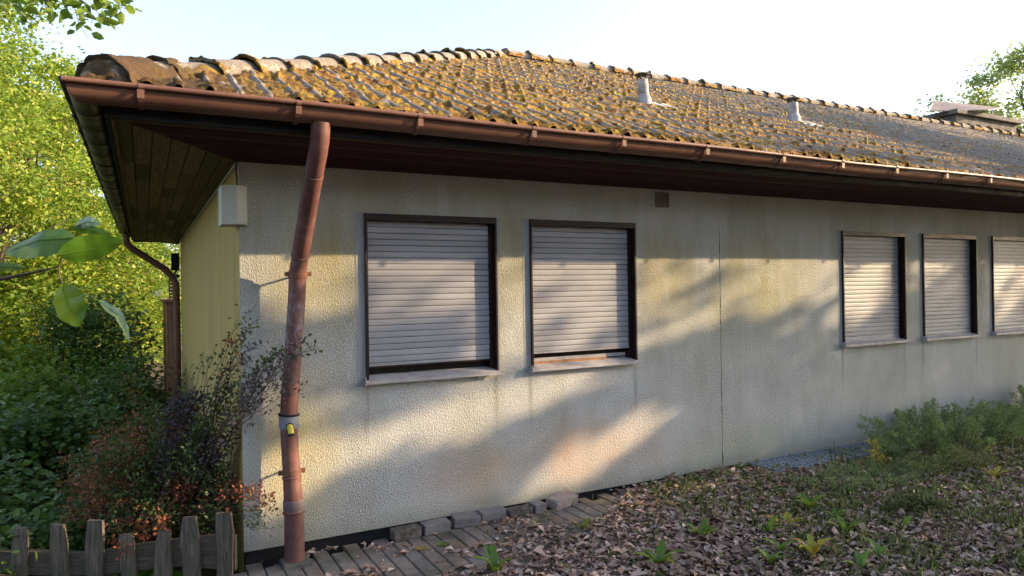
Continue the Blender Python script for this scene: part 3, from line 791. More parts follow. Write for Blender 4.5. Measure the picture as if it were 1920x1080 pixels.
# gutters
GC, GZ, GR = -.785, 2.668, .082
def prof(r, n=18, a0=178, a1=362):
    return [(GC + r*math.cos(R(a)), GZ + r*math.sin(R(a))) for a in np.linspace(a0, a1, n)]
def gutter(front, mat):
    mb = MB(); outer = prof(GR); inner = prof(GR-.003)[::-1]; ring = outer+inner; n = len(ring)
    L = np.arange(0, 25.2, .45); vs = []; 
    for i, u in enumerate(L):
        sag = .004*math.sin(i*.9)+.003*math.sin(i*.37); lap = .0
        for (o, z) in ring:
            p = (o if i == 0 else u-.6)
            if i == 0: p = o
            vs.append((p, o, z+sag) if front else (o, p, z+sag))
        if not front and u-.6 > HY+.75: L = L[:i+1]; break
    fs = [(i*n+k, i*n+(k+1) % n, (i+1)*n+(k+1) % n, (i+1)*n+k) for i in range(len(L)-1) for k in range(n)]
    fs.append(tuple((len(L)-1)*n+k for k in range(n)))
    mb.add(vs, fs, True)
    bead = []
    for i, u in enumerate(L):
        sag = .004*math.sin(i*.9)+.003*math.sin(i*.37); o = GC-GR-.0125; p = o if i == 0 else u-.6
        bead.append((p, o, GZ+.004+sag) if front else (o, p, GZ+.004+sag))
    mb.tube(bead, .0140, 14)
    for u in ((2.35, 6.1, 10.0, 14.2) if front else (1.9, 5.2)):
        pr = prof(GR+.003); k = len(pr)
        vs = [((u+d, o, z) if front else (o, u+d, z)) for d in (0, .05) for (o, z) in pr]
        mb.add(vs, [(i, i+1, k+i+1, k+i) for i in range(k-1)], True)
    g = mb.build('gutter', mat, house)
    return g
def bracket(parent, u, front, mat):
    mb = MB(); w_ = .024; pr = prof(GR+.0055, 16, 176, 362); pi_ = prof(GR+.0015, 16, 176, 362)[::-1]; ring = pr+pi_; n = len(ring)
    vs = [((u+d, o, z) if front else (o, u+d, z)) for d in (0, w_) for (o, z) in ring]
    mb.add(vs, [(i, (i+1) % n, n+(i+1) % n, n+i) for i in range(n)]+[tuple(range(n)), tuple(range(n, 2*n))])
    o = GC-GR-.0125; c = (u+w_/2, o, GZ+.004) if front else (o, u+w_/2, GZ+.004)
    d = np.array([w_/2, 0, 0]) if front else np.array([0, w_/2, 0])
    mb.tube([np.array(c)-d, np.array(c)+d], .0175, 12)
    # strap over the bead, clip plate
    if front: mb.box(u-.004, u+w_+.004, o-.013, o-.008, GZ-.055, GZ-.012); mb.box(u, u+w_, o, GC+GR+.01, GZ+.012, GZ+.016)
    return mb.build('gutter_bracket', mat, parent)
gf = gutter(True, MT['gutter']); gf['label'] = 'red brown half round front gutter'
gs = gutter(False, MT['sidegutter']); gs['label'] = 'dark side gutter with many ring brackets'
for x in (-.56, .20, .90, 1.67, 2.38, 3.14, 3.94, 4.64, 5.36, 6.10, 6.82, 7.6, 8.3, 9.05, 9.8, 10.5, 11.3, 12.0, 12.8, 13.5, 14.3, 15.0): bracket(gf, x, True, MT['gutter'])
for k in range(21): bracket(gs, -.52+.42*k, False, MT['sidegutter'])

# downpipe at the front corner
path = [(.350, -.785, 2.600), (.350, -.782, 2.565), (.349, -.765, 2.505), (.347, -.72, 2.44), (.345, -.65, 2.365), (.343, -.50, 2.20), (.341, -.32, 2.00), (.338, -.215, 1.875), (.335, -.165, 1.80), (.332, -.150, 1.74), (.322, -.145, 1.55), (.300, -.135, 1.25), (.275, -.125, .95), (.268, -.122, .83), (.272, -.126, .65), (.280, -.133, .48), (.287, -.145, .25), (.286, -.158, .05), (.284, -.165, -.09)]
rad = [.054]*8+[.055]*5+[.054, .0545, .056, .060, .062, .063]
mb = MB(); mb.tube(path, rad, 28)
dp = mb.build('downpipe', MT['pipe'], house); dp['label'] = 'faded red brown downpipe at the front corner'
def on(z):
    for p, q in zip(path[:-1], path[1:]):
        if q[2] <= z <= p[2]:
            t = (p[2]-z)/(p[2]-q[2]); return np.array(p)*(1-t)+np.array(q)*t, (np.array(q)-np.array(p))/np.linalg.norm(np.array(q)-np.array(p))
def collar(z, hgt, r, mat, name):
    c, t = on(z); m = MB(); m.tube([c-t*hgt/2, c-t*hgt*.35, c+t*hgt*.35, c+t*hgt/2], [r*.97, r, r, r*.97], 28); return m.build(name, mat, dp)
collar(2.33, .010, .0575, MT['pipe'], 'pipe_seam'); collar(1.88, .010, .0585, MT['pipe'], 'pipe_seam')
for z, r in ((1.76, .0605), (.49, .061)):
    c, t = on(z); m = MB(); m.tube([c-t*.016, c+t*.016], [r]*2, 28)
    m.box(c[0]-r-.022, c[0]-r+.006, c[1]-.012, c[1]+.012, z-.014, z+.014, .003); m.box(c[0]+r-.006, c[0]+r+.024, c[1]-.012, c[1]+.012, z-.014, z+.014, .003)
    m.tube([(c[0]-.03, c[1]+.04, z), (c[0]-.03, 0, z-.02)], .007, 8); m.build('pipe_clamp', MT['gutter'], dp)
collar(.455, .010, .0625, MT['pipe'], 'pipe_seam'); collar(.275, .075, .0645, MT['sleeve'], 'pipe_sleeve')
c, t = on(.235); m = MB(); m.tube([c-t*.012, c, c+t*.012], [.064, .071, .064], 28); m.build('pipe_socket', MT['pipe'], dp)
sl = collar(.815, .088, .0625, MT['greycol'], 'rain_collector')
c, t = on(.858); m = MB(); m.tube([c-t*.006, c+t*.006], [.066]*2, 28); m.build('rubber_ring', MT['black'], dp)
c, t = on(.79); e = np.array([-.10, -.98, 0]); m = MB(); p = c+e*.058
m.tube([p, p+e*.012, p+e*.030+[.004, 0, -.012], p+e*.040+[.006, 0, -.040]], [.017, .019, .019, .018], 14); m.build('spout', MT['yellow'], dp)
m = MB(); q = p+e*.040+np.array([.006, 0, -.040]); m.tube([p-e*.004, p+e*.006], [.024]*2, 14); m.tube([q, q+np.array([0.001, -.004, -.014])], [.0225]*2, 14); m.build('spout_ring', MT['black'], dp)
m = MB(); m.box(.205, .375, -.25, -.09, -.10, -.064, .008); m.build('drain_collar', MT['conc'], dp)

# downpipe at the rear left
mb = MB(); mb.tube([(-.78, 7.7, 2.58), (-.77, 7.72, 2.44), (-.70, 7.75, 2.36), (-.25, 7.85, 2.05), (-.13, 7.85, 1.92), (-.075, 7.85, 1.80), (-.07, 7.85, 1.2), (-.07, 7.85, -.5)], .052, 14)
b2 = mb.build('downpipe', MT['gutter'], house); b2['label'] = 'thin brown downpipe at the far end of the side wall'
mb = MB(); mb.box(-.14, -.02, 7.90, 8.02, 2.02, 2.30, .01); mb.tube([(-.06, 7.95, 2.02), (-.10, 7.93, 1.96), (-.02, 7.9, 1.92)], .02, 8)
mb.build('outdoor_lamp', MT['fascia'], house)

# ------------------------------------------------------------------ timber terrace screen behind the house
ts = empty('terrace_railing', (-.3, 9.2, -.6)); tag(ts, 'brown timber terrace railing seen end on behind the far downpipe', 'railing')
mb = MB()
for k in range(7): mb.box(-.21, -.18, 8.35+k*.34, 8.63+k*.34, -.5, 1.48, .004)
mb.build('board', MT['terrace'], ts)
mb = MB(); mb.box(-.26, -.11, 8.25, 10.8, 1.49, 1.54, .006); mb.build('handrail', MT['terrace'], ts)
for y in (8.30, 9.5, 10.7): mb = MB(); mb.box(-.175, -.10, y, y+.08, -.6, 1.49, .006); mb.build('post', MT['terrace'], ts)
mb = MB()
for k in range(7): mb.box(-.15, -.03, 8.3, 8.33, 1.56+k*.055, 1.60+k*.055)
mb.box(-.17, -.15, 8.3, 8.34, 1.54, 1.95)
mb.build('louvre', MT['terrace'], ts)

# ------------------------------------------------------------------ picket fence
fe = empty('picket_fence', (-.1, -.2, -.2)); tag(fe, 'low weathered grey wooden picket fence in the bottom left corner', 'fence')
F0 = np.array([-.085, -.20]); FD = np.array([-.885, .465]); FN = np.array([-.465, -.885])
def picket(s, zt, wd, parent, lean=0.0):
    m = MB(); n = 9; vs = []
    for i in range(n+1):
        t = i/n; z = -.75 + t*(zt+.75); wv = wd*(.5+.05*math.sin(t*7+s*9)+random.uniform(-.025, .025)); off = .012*math.sin(t*5+s*14)+random.uniform(-.002, .002) + lean*t
        if i == n: wv *= .82
        for sg, dn in ((-1, 0), (1, 0), (1, .024), (-1, .024)):
            p = F0+FD*(s+off+sg*wv)+FN*(dn+.003*math.sin(z*17+s)); vs.append((p[0], p[1], z+(random.uniform(-.008, .008) if i == n else 0)))
    fs = [(i*4+k, i*4+(k+1) % 4, (i+1)*4+(k+1) % 4, (i+1)*4+k) for i in range(n) for k in range(4)] + [(n*4, n*4+1, n*4+2, n*4+3), (3, 2, 1, 0)]
    m.add(vs, fs); return m.build('picket', MT['wood'], parent)
for s, zt, wd in ((.055, .31, .098), (.235, .29, .095), (.42, .20, .10), (.63, .185, .095), (.83, .27, .10), (1.06, .25, .095), (1.30, .235, .10), (1.54, .26, .095), (1.78, .22, .1), (2.0, .25, .1)):
    picket(s, zt, wd, fe, random.uniform(-.015, .015))
for zc, hh in ((.055, .065), (-.42, .06)):
    m = MB(); vs = []; n = 14
    for i in range(n+1):
        s = -.01+i*2.2/n; w1 = hh*(1+.06*math.sin(i*1.9))+.04*math.exp(-s/.5); dz = .02*math.sin(i*.8) - s*.035
        for dn, dzz in ((-.038, -w1), (-.001, -w1), (-.001, w1), (-.038, w1)):
            p = F0+FD*s+FN*dn; vs.append((p[0], p[1], zc+dz+dzz))
    m.add(vs, [(i*4+k, i*4+(k+1) % 4, (i+1)*4+(k+1) % 4, (i+1)*4+k) for i in range(n) for k in range(4)]+[(0, 1, 2, 3), (n*4+3, n*4+2, n*4+1, n*4)])
    m.build('rail', MT['rail'], fe)

# ------------------------------------------------------------------ loose bricks along the wall
def brick(loc, dims, rz, tilt, mat, label, cat='brick', broken=False):
    m = MB(); x, y, z = dims
    m.box(-x/2, x/2, -y/2, y/2, 0, z, .005)
    if broken:
        for i, v in enumerate(m.v):
            m.v[i] = (v[0]+random.uniform(-.018, .018), v[1]+random.uniform(-.014, .014), v[2]+random.uniform(-.006, .006))
    o = m.build('loose_brick', mat); o.location = (loc[0], loc[1], float(gz(loc[0], loc[1]))+loc[2]); o.rotation_euler = (tilt[0], tilt[1], rz)
    tag(o, label, cat, 'loose bricks laid along the foot of the wall'); return o
brick((1.045, -.115, .003), (.20, .10, .075), .03, (0, 0), MT['brick2'], 'dark perforated brick blotched with moss, first in the row from the downpipe')
brick((1.27, -.105, .004), (.20, .10, .07), .04, (.05, 0), MT['brick'], 'clean grey brick beside the perforated mossy one')
brick((1.505, -.10, .006), (.20, .10, .07), -.10, (.10, .05), MT['brick'], 'grey brick tipped up out of line, third in the row')
brick((1.715, -.105, .012), (.20, .10, .07), .02, (.03, 0), MT['brick'], 'grey brick sitting highest beside the tipped one, fourth in the row')
brick((1.93, -.125, .0), (.20, .10, .06), .05, (0, 0), MT['brick2'], 'brick buried under black moss, fifth in the row')
brick((2.10, -.115, .004), (.10, .10, .065), .12, (.04, 0), MT['brick'], 'small half brick between the mossy brick and the broken stone')
brick((2.33, -.10, .004), (.22, .13, .075), .22, (.12, -.08), MT['brick3'], 'pale broken stone with jagged edges at the right end of the brick row', 'stone', True)

# light well gratings
def grating(x0, x1, y0, y1, label):
    root = empty('grating', (x0, y0, float(gz((x0+x1)/2, -.2)))); tag(root, label, 'grating', 'light well gratings at the foot of the wall'); z = float(gz((x0+x1)/2, -.15))+.022
    m = MB(); 
    for x in np.arange(x0+.02, x1-.01, .048): m.box(x, x+.012, y0+.01, y1-.01, z-.018, z)
    for y in np.arange(y0+.03, y1-.02, .055): m.box(x0+.01, x1-.01, y, y+.010, z-.010, z+.001)
    m.build('mesh_grid', MT['steel'], root)
    m = MB(); m.box(x0, x1, y0, y0+.012, z-.03, z+.004); m.box(x0, x1, y1-.012, y1, z-.03, z+.004); m.box(x0, x0+.012, y0+.012, y1-.012, z-.03, z+.004); m.box(x1-.012, x1, y0+.012, y1-.012, z-.03, z+.004)
    m.build('frame', MT['steel'], root)
    m = MB(); m.add([(x0, y0, z-.025), (x1, y0, z-.025), (x1, y1, z-.025), (x0, y1, z-.025)], [(0, 1, 2, 3)]); m.build('pit_shade_sheet', MT['black'], root)  # flat black sheet in place of the light well's shaded depth
grating(4.40, 5.38, -.40, -.025, 'longer steel mesh grating at the wall foot, near the vertical joint')
grating(5.46, 6.15, -.40, -.025, 'shorter steel mesh grating whose right end runs under the feathery weeds')

# ------------------------------------------------------------------ leaf litter, ground cover
def scatter(n, x0, x1, y0, y1, dens):
    x = rng.uniform(x0, x1, n); y = rng.uniform(y0, y1, n); k = rng.random(n) < dens(x, y); return x[k], y[k]
def litter_d(x, y):
    edge = -1.02 + .28*fbm(x*1.7, y*1.7, 3, 8) + np.clip((x-1.8)*.62, 0, 1.1)
    d = sst(.08, -.10, y-edge+0*x) * .95
    d = np.where(x > 3.6, np.maximum(d, .9*sst(3.4, 4.0, x)), d)
    patch = sst(.57, .68, fbm(x*3.2, y*3.2, 3, 77))*.5+.02
    d = np.maximum(d, patch*(x > .25))
    d = np.where((x > 4.38) & (x < 6.2) & (y > -.41), .05, d)
    return np.clip(d, .015, 1)
x, y = scatter(72000, .1, 10.5, -3.1, -.02, litter_d)
near = np.exp(-(x-3)/6)
P = np.stack([x, y, gz(x, y)+rng.uniform(.000, .022, len(x))], -1)
tag(leaf_cloud('leaf_litter', P, rng.choice([.025, .045, .062, .075], len(P), p=[.38, .34, .22, .06]), 'litter', None, .58, .70, None, .16, None, .11), 'dry pinkish brown fallen leaves covering the ground by the house', 'leaf litter', kind='stuff')

def gc_d(x, y):
    d = sst(.42-.10*sst(3, 6, x), .60, fbm(x*1.5+2, y*1.5, 3, 17))*sst(2.2, 4.4, x)*.9+.03
    return np.where((x > 4.4) & (x < 6.2) & (y > -.42), 0, d)
x, y = scatter(34000, 1.5, 10.5, -3.1, -.1, gc_d); n = len(x)
ax = np.stack([rng.normal(0, .5, n), rng.normal(0, .5, n), np.full(n, .9)], -1)
tag(leaf_cloud('grass', np.stack([x, y, gz(x, y)], -1), .075, 'grass', None, .08, 0, ax, .1), 'thin grass blades growing through the leaf litter', 'grass', kind='stuff')
x, y = scatter(22000, 1.8, 10.5, -3.1, -.1, lambda x, y: sst(.44, .60, fbm(x*1.9, y*1.9+5, 3, 27))*sst(2.0, 4.6, x)*.9+.02); n = len(x)
tag(leaf_cloud('ground_cover', np.stack([x, y, gz(x, y)+rng.uniform(.0, .06, n)], -1), .030, 'weedmix', None, .5, .3), 'small leaved green ground cover among the fallen leaves', 'ground cover', kind='stuff')

# feathery shrubs
def feathery(name, label, cat, cx, cy, rx, ry, h, nst, mat, lsz=.022, lpn=90, bx=None, group=None, asp=.3):
    root = empty(name, (cx, cy, float(gz(cx, cy)))); tag(root, label, cat, group)
    st = MB(); PP = []; AX = []
    for k in range(nst):
        a = rng.uniform(0, 6.283); q = rng.uniform(0, 1)**.5; bx_, by_ = cx+rx*q*.75*math.cos(a), cy+ry*q*.75*math.sin(a)
        hh = h*rng.uniform(.40, 1.15)*(1-.35*q); z0 = float(gz(bx_, by_))
        out = np.array([math.cos(a)*rx*.45*q+rng.normal(0, .05), math.sin(a)*ry*.35*q+rng.normal(0, .04), hh])
        p0 = np.array([bx_, by_, z0]); pts = [p0+out*t+np.array([0, 0, .10*hh*math.sin(math.pi*t)]) for t in np.linspace(0, 1, 6)]
        for p in pts: p[1] = min(p[1], -.03)
        st.tube(pts, [.0035, .003, .0026, .002, .0014, .0008], 5)
        t = rng.uniform(.12, 1.0, lpn)**.8; i = np.minimum((t*5).astype(int), 4); f = t*5-i; pa = np.array(pts)
        c = pa[i]*(1-f[:, None])+pa[i+1]*f[:, None]
        PP.append(c+rng.normal(size=(lpn, 3))*(.05*(1.15-t))[:, None]); AX.append(np.stack([rng.normal(0, .7, lpn), rng.normal(0, .7, lpn), np.full(lpn, .6)], -1))
    P = np.concatenate(PP); P[:, 1] = np.minimum(P[:, 1], -.012)
    st.build('stem', MT['twig'], root); leaf_cloud('foliage', P, lsz, mat, root, asp, 0, np.concatenate(AX), .1)
    return root
feathery('feathery_shrub', 'large bushy blue green feathery weed against the wall, right of the gratings', 'shrub', 6.75, -.50, 1.1, .42, .47, 150, 'feather', .024, 170, group='feathery weeds along the wall')
feathery('feathery_shrub', 'feathery green weed clump against the wall at the right edge of the photo', 'shrub', 9.2, -.55, 1.1, .45, .60, 140, 'feather', .026, 160, group='feathery weeds along the wall')
feathery('herb_clump', 'low spreading green herb clump in front of the longer grating', 'plant', 4.75, -.95, .62, .33, .15, 70, 'feather', .020, 60)
feathery('herb_clump', 'low pale herb clump between the gratings and the yellowing weed', 'plant', 5.75, -1.05, .55, .3, .18, 60, 'grass', .022, 60)
feathery('yellow_weed', 'tall yellowing weed in front of the large feathery weed', 'plant', 5.25, -.78, .10, .08, .36, 4, 'weedY', .026, 46, asp=.5)
feathery('grass_tuft', 'coarse tufted grass clump near the right edge of the leaf litter', 'grass tuft', 4.45, -1.60, .22, .18, .14, 50, 'grass', .06, 14, asp=.07)
feathery('stemmy_weed', 'thin dark stemmed weed in the bottom right corner of the photo', 'plant', 3.95, -2.15, .22, .14, .36, 16, 'feather', .014, 16)
feathery('stemmy_weed', 'thin stemmed weed standing behind the bottom right corner weed', 'plant', 4.75, -2.05, .25, .16, .34, 16, 'feather', .016, 18)
feathery('dry_stalk', 'dry thin seed stalk rising in front of the two gratings', 'plant', 5.05, -.48, .16, .05, .34, 6, 'grass', .012, 8)

# rosettes of young broad leaves
def rosette(x, y, h, nl, mat, label, up=1.15, wd=.25):
    h = h*1.15
    root = empty('broad_leaf_weed', (x, y, float(gz(x, y)))); z0 = float(gz(x, y))
    tag(root, label, 'weed', 'young broad leaved weeds in the leaf litter')
    V = []; Q = []
    for k in range(nl):
        a = k*2.4+random.uniform(-.4, .4); el = up*random.uniform(.7, 1.15); L = h*random.uniform(.65, 1.1); n = 7
        ho = np.array([math.cos(a), math.sin(a), 0]); sd_ = np.array([-math.sin(a), math.cos(a), 0]); b = len(V)
        for i in range(n+1):
            t = i/n; bend = el*(1-.45*t*t); p = np.array([x, y, z0])+ho*L*t*math.cos(bend)+np.array([0, 0, L*t*math.sin(bend)])
            wv = L*wd*.5*(math.sin(math.pi*min(1, .12+t*.9))**.8)*(1+.30*math.sin(t*26+k))*(t < .999)+.002
            V += [p-sd_*wv+[0, 0, wv*.35], p, p+sd_*wv+[0, 0, wv*.35]]
        for i in range(n):
            j = b+i*3; Q += [(j, j+1, j+4, j+3), (j+1, j+2, j+5, j+4)]
    link_mesh('foliage', npmesh('foliage', np.array(V), np.array(Q), True), MT[mat], root)
    return root
for a in ((1.30, -1.00, .17, 7, 'weed', 'big broad leaved weed sprouting from the paving at the bottom edge of the photo'),
          (2.17, -.63, .11, 3, 'weed', 'single upright pale green sprout where the paving meets the fallen leaves'),
          (2.24, -1.38, .16, 8, 'weed', 'grey green jagged weed in leaf litter, lower left of the leaf covered ground', .85),
          (2.76, -1.20, .15, 9, 'weed', 'wide bushy green weed in the middle of the leaf covered ground'),
          (3.20, -1.36, .12, 5, 'weed', 'small bright green weed right of the wide bushy weed'),
          (3.40, -1.34, .15, 6, 'weedY', 'yellow green weed with one flat drooping leaf, right of the small bright weed', .6),
          (3.78, -1.22, .17, 5, 'weed', 'tall bright green two leaved weed in the leaf litter below the herb clump'),
          (3.76, -1.45, .12, 4, 'weed', 'short stubby green weed just below the tall two leaved weed'),
          (3.60, -1.66, .15, 6, 'weed', 'green weed leaning right, between the stubby weed and the lone upright leaf'),
          (3.98, -1.80, .13, 3, 'weed', 'lone broad bright green upright leaf above the bottom right corner'),
          (2.80, -1.74, .13, 6, 'weed', 'light green weed at the bottom edge of the leaf litter, middle'),
          (3.10, -1.80, .15, 5, 'weedY', 'yellow brown dying weed near the bottom edge of the leaf litter'),
          (2.98, -1.66, .12, 5, 'weed', 'green and yellow weed just left of the dying weed'),
          (3.42, -2.02, .12, 4, 'weed', 'yellowish green leaf pair at the bottom edge, left of the corner weeds'),
          (3.17, -2.08, .12, 4, 'weed', 'broad green leaves cut off by the bottom edge, right of middle'),
          (4.23, -.12, .09, 8, 'weed', 'small green tuft of leaves growing at the wall foot left of the gratings', .9),
          (5.75, -1.45, .16, 6, 'weedY', 'orange tipped yellowing weed in leaf litter before the feathery weeds'),
          (6.6, -1.35, .14, 5, 'weedY', 'small yellow weed at right, well in front of the feathery weeds'),
          (1.21, -.40, .055, 7, 'weed', 'tiny green seedling in a paving joint below the clean grey brick', .7),
          (1.06, -.39, .055, 6, 'weedY', 'tiny dry yellowish seedling on the paving below the perforated brick', .5)):
    rosette(*a[:6], *a[6:])

# ------------------------------------------------------------------ barberry bush and other plants by the fence
def barberry(label, targets, base, lpt, mats, spread=.045, lsz=.024, stem_r=.0032, leafcol=None, group=None, name='barberry_bush'):
    root = empty(name, tuple(base)); tag(root, label, 'shrub', group); st = MB(); per = {m: ([], []) for m in mats}
    for (tx, mi, n) in targets:
        b0 = np.array(base)+rng.normal(size=3)*[.10, .10, .02]; t_ = np.array(tx); mid = (b0+t_)/2+np.array([0, 0, .35*np.linalg.norm(t_-b0)])*rng.uniform(.3, .9)
        if mid[0] > -.05 and mid[1] > -.06: mid[1] = -.12
        pts = [(1-t)**2*b0+2*t*(1-t)*mid+t*t*t_+rng.normal(size=3)*.012 for t in np.linspace(0, 1, 11)]
        st.tube(pts, list(np.linspace(stem_r, .0010, 11)), 5); pa = np.array(pts)
        n = int(n*1.5); t = rng.uniform(.2, 1, n); i = np.minimum((t*10).astype(int), 9); f = (t*10-i)[:, None]; c = pa[i]*(1-f)+pa[i+1]*f
        # short side twigs carry the leaves
        off = rng.normal(size=(n, 3))*spread*(1.4-t)[:, None]
        per[mi][0].append(c+off); per[mi][1].append(off+[0, 0, .01])
    st.build('stem', MT['twig'], root)
    for m in mats:
        if not per[m][0]: continue
        P = np.concatenate(per[m][0]); A = np.concatenate(per[m][1]); A /= np.linalg.norm(A, axis=1)[:, None]
        keep = (P[:, 0] < -.02) | (P[:, 1] < -.03)
        o = leaf_cloud('foliage', P[keep], lsz, m, root, .6, 0, A[keep], .1); o['label'] = {'berbG': 'dark green leaves', 'berbR': 'red and orange leaves', 'berbP': 'purple grey leaves'}[m]
    return root
T = []
for k in range(330):
    px = rng.uniform(110, 440); u = (px-280)/170; py = rng.uniform(740+120*abs(u), 985); Zd = rng.uniform(4.35, 5.3)
    red = fbm(np.array([px/70.]), np.array([py/60.]), 3, 91)[0] > .50 + (.10 if 300 < px < 440 else -.03)
    T.append((at(px, py, Zd), 'berbR' if red else 'berbG', 46 if red else 60))
for k in range(55):
    T.append((at(rng.uniform(180, 440), rng.uniform(940, 1010), rng.uniform(4.25, 4.45)), 'berbR' if rng.random() < .4 else 'berbG', 26))
for (px, py, Zd, m, n) in ((110, 700, 5, 'berbG', 30), (95, 905, 4.6, 'berbR', 40), (110, 940, 4.5, 'berbR', 40), (300, 985, 4.25, 'berbR', 160), (270, 1005, 4.3, 'berbR', 120), (215, 1010, 4.3, 'berbR', 90), (228, 1045, 4.2, 'berbR', 80),
                       (240, 700, 5.1, 'berbR', 60), (225, 860, 4.6, 'berbR', 160), (180, 830, 4.8, 'berbR', 130), (330, 905, 4.5, 'berbR', 150), (385, 835, 4.6, 'berbR', 130), (370, 870, 4.6, 'berbR', 90), (510, 935, 4.28, 'berbR', 80), (516, 950, 4.25, 'berbR', 70), (515, 975, 4.25, 'berbG', 60), (505, 995, 4.25, 'berbG', 60), (480, 940, 4.3, 'berbR', 60)):
    for _ in range(3): T.append((at(px+rng.normal(0, 8), py+rng.normal(0, 7), Zd), m, n//2))
barberry('dense barberry bush with dark green, red and orange leaves spilling over the fence', T, at(320, 1000, 5.0), 60, ['berbG', 'berbR'])
T = []
for (px, py, Zd, m, n) in ((565, 640, 4.18, 'berbP', 120), (590, 655, 4.12, 'berbG', 50), (555, 720, 4.15, 'berbP', 90), (530, 655, 4.2, 'berbG', 150), (500, 690, 4.25, 'berbP', 150), (470, 580, 4.3, 'berbG', 50), (490, 600, 4.3, 'berbG', 60), (485, 650, 4.3, 'berbP', 80), (440, 632, 4.35, 'berbR', 36),
                       (400, 640, 4.5, 'berbG', 20), (385, 668, 4.6, 'berbG', 30), (440, 700, 4.45, 'berbG', 70), (430, 730, 4.45, 'berbG', 90), (360, 730, 4.6, 'berbP', 200), (340, 750, 4.65, 'berbP', 220), (375, 745, 4.6, 'berbP', 160), (350, 700, 4.7, 'berbG', 50), (395, 790, 4.5, 'berbG', 130), (430, 790, 4.4, 'berbG', 90), (310, 760, 4.7, 'berbP', 90)):
    for _ in range(3): T.append((at(px+rng.normal(0, 9), py+rng.normal(0, 8), Zd), m, n//2))
barberry('purple leaved barberry with long arching shoots crossing the wall corner and downpipe', T, at(350, 960, 4.75), 60, ['berbG', 'berbP', 'berbR'], .030, .026)

# ferns and low green plants behind the fence
def fern(label, x, y, h, n, mat='leafC'):
    z = float(gz(x, y)); root = empty('fern', (x, y, z)); tag(root, label, 'fern', 'ferns behind the picket fence'); P = []; A = []; st = MB()
    for k in range(n):
        a = rng.uniform(0, 6.28); L = h*rng.uniform(.8, 1.2); ho = np.array([math.cos(a), math.sin(a), 0]); sd_ = np.array([-ho[1], ho[0], 0])
        pts = [np.array([x, y, z])+ho*L*.9*t+np.array([0, 0, L*(1.1*t-.75*t*t)]) for t in np.linspace(0, 1, 8)]; st.tube(pts, .002, 4)
        for i in range(26):
            t = .15+.85*i/26; j = min(int(t*7), 6); f = t*7-j; c = pts[j]*(1-f)+pts[j+1]*f; wl_ = L*.22*math.sin(math.pi*(1-t)*.8+.25)
            for sg in (-1, 1):
                for q in np.arange(.15, 1, .2): P.append(c+sd_*sg*wl_*q); A.append(ho*.7+sd_*sg*.6)
    st.build('stem', MT['twig'], root); leaf_cloud('foliage', np.array(P), .028, mat, root, .35, 0, np.array(A), .05)
for k, (x, y, l) in enumerate(((-1.30, .75, 'fern with spread fronds just behind the leftmost pickets'), (-1.60, 1.6, 'larger fern farther back at the left edge'), (-1.0, .35, 'small fern between the pickets and the barberry bush'))): fern(l, x, y, .55+.1*(k == 1), 11)

def shrub(label, x, y, h, r, n, ls, mat, name='shrub', cat='shrub', ncl=16, group='leafy shrubs on the slope beside the house'):
    z = float(gz(x, y)); root = empty(name, (x, y, z)); tag(root, label, cat, group); st = MB(); P = []
    for k in range(ncl):
        u = rng.normal(size=3); u /= np.linalg.norm(u); c = np.array([x+u[0]*r*.75, y+u[1]*r*.75, z+h*(.55+.4*u[2])])
        limb(st, (x, y, z-.2), c, .018, .005, .2, 5); cl = r*.32; P.append(c+rng.normal(size=(n//ncl, 3))*[cl, cl, cl*.7])
    P = np.concatenate(P)
    keep = (P[:, 0] < -.12-.0*P[:, 1]) | (P[:, 1] > HY+.4)
    st.build('stem', MT['bark'], root); leaf_cloud('foliage', P[keep], ls, mat, root, .75, .55, None, .10)
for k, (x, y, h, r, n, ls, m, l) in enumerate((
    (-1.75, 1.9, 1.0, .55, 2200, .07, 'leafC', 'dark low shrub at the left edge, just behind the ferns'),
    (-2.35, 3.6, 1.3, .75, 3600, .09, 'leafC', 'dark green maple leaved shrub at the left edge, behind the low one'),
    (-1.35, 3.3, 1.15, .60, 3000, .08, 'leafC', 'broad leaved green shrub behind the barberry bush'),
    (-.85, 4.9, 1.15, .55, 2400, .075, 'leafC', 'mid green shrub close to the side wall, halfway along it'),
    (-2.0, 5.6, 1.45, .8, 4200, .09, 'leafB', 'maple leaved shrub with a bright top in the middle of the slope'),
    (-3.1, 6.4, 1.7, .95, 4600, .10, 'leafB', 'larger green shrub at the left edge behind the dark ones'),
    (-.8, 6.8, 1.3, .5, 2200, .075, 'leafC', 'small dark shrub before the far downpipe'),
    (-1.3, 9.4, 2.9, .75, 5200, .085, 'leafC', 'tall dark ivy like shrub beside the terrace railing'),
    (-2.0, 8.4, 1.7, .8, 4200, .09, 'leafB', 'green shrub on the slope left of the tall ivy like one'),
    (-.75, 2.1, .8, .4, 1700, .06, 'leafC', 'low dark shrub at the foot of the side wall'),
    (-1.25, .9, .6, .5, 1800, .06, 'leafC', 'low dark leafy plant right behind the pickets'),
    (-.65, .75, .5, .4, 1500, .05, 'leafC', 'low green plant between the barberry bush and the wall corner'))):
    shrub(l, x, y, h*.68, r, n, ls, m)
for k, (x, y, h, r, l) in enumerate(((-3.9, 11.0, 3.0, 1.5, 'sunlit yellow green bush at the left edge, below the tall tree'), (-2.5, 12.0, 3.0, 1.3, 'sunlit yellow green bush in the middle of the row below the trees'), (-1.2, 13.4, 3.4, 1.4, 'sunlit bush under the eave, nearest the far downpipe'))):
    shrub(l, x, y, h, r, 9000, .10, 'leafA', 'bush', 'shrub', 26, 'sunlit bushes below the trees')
# creeping plant poking through the fence
rosette(-.62, -.02, .26, 6, 'leafN', 'broad lobed bright green plant growing through the pickets', .5, .75)['group'] = 'plants at the fence'

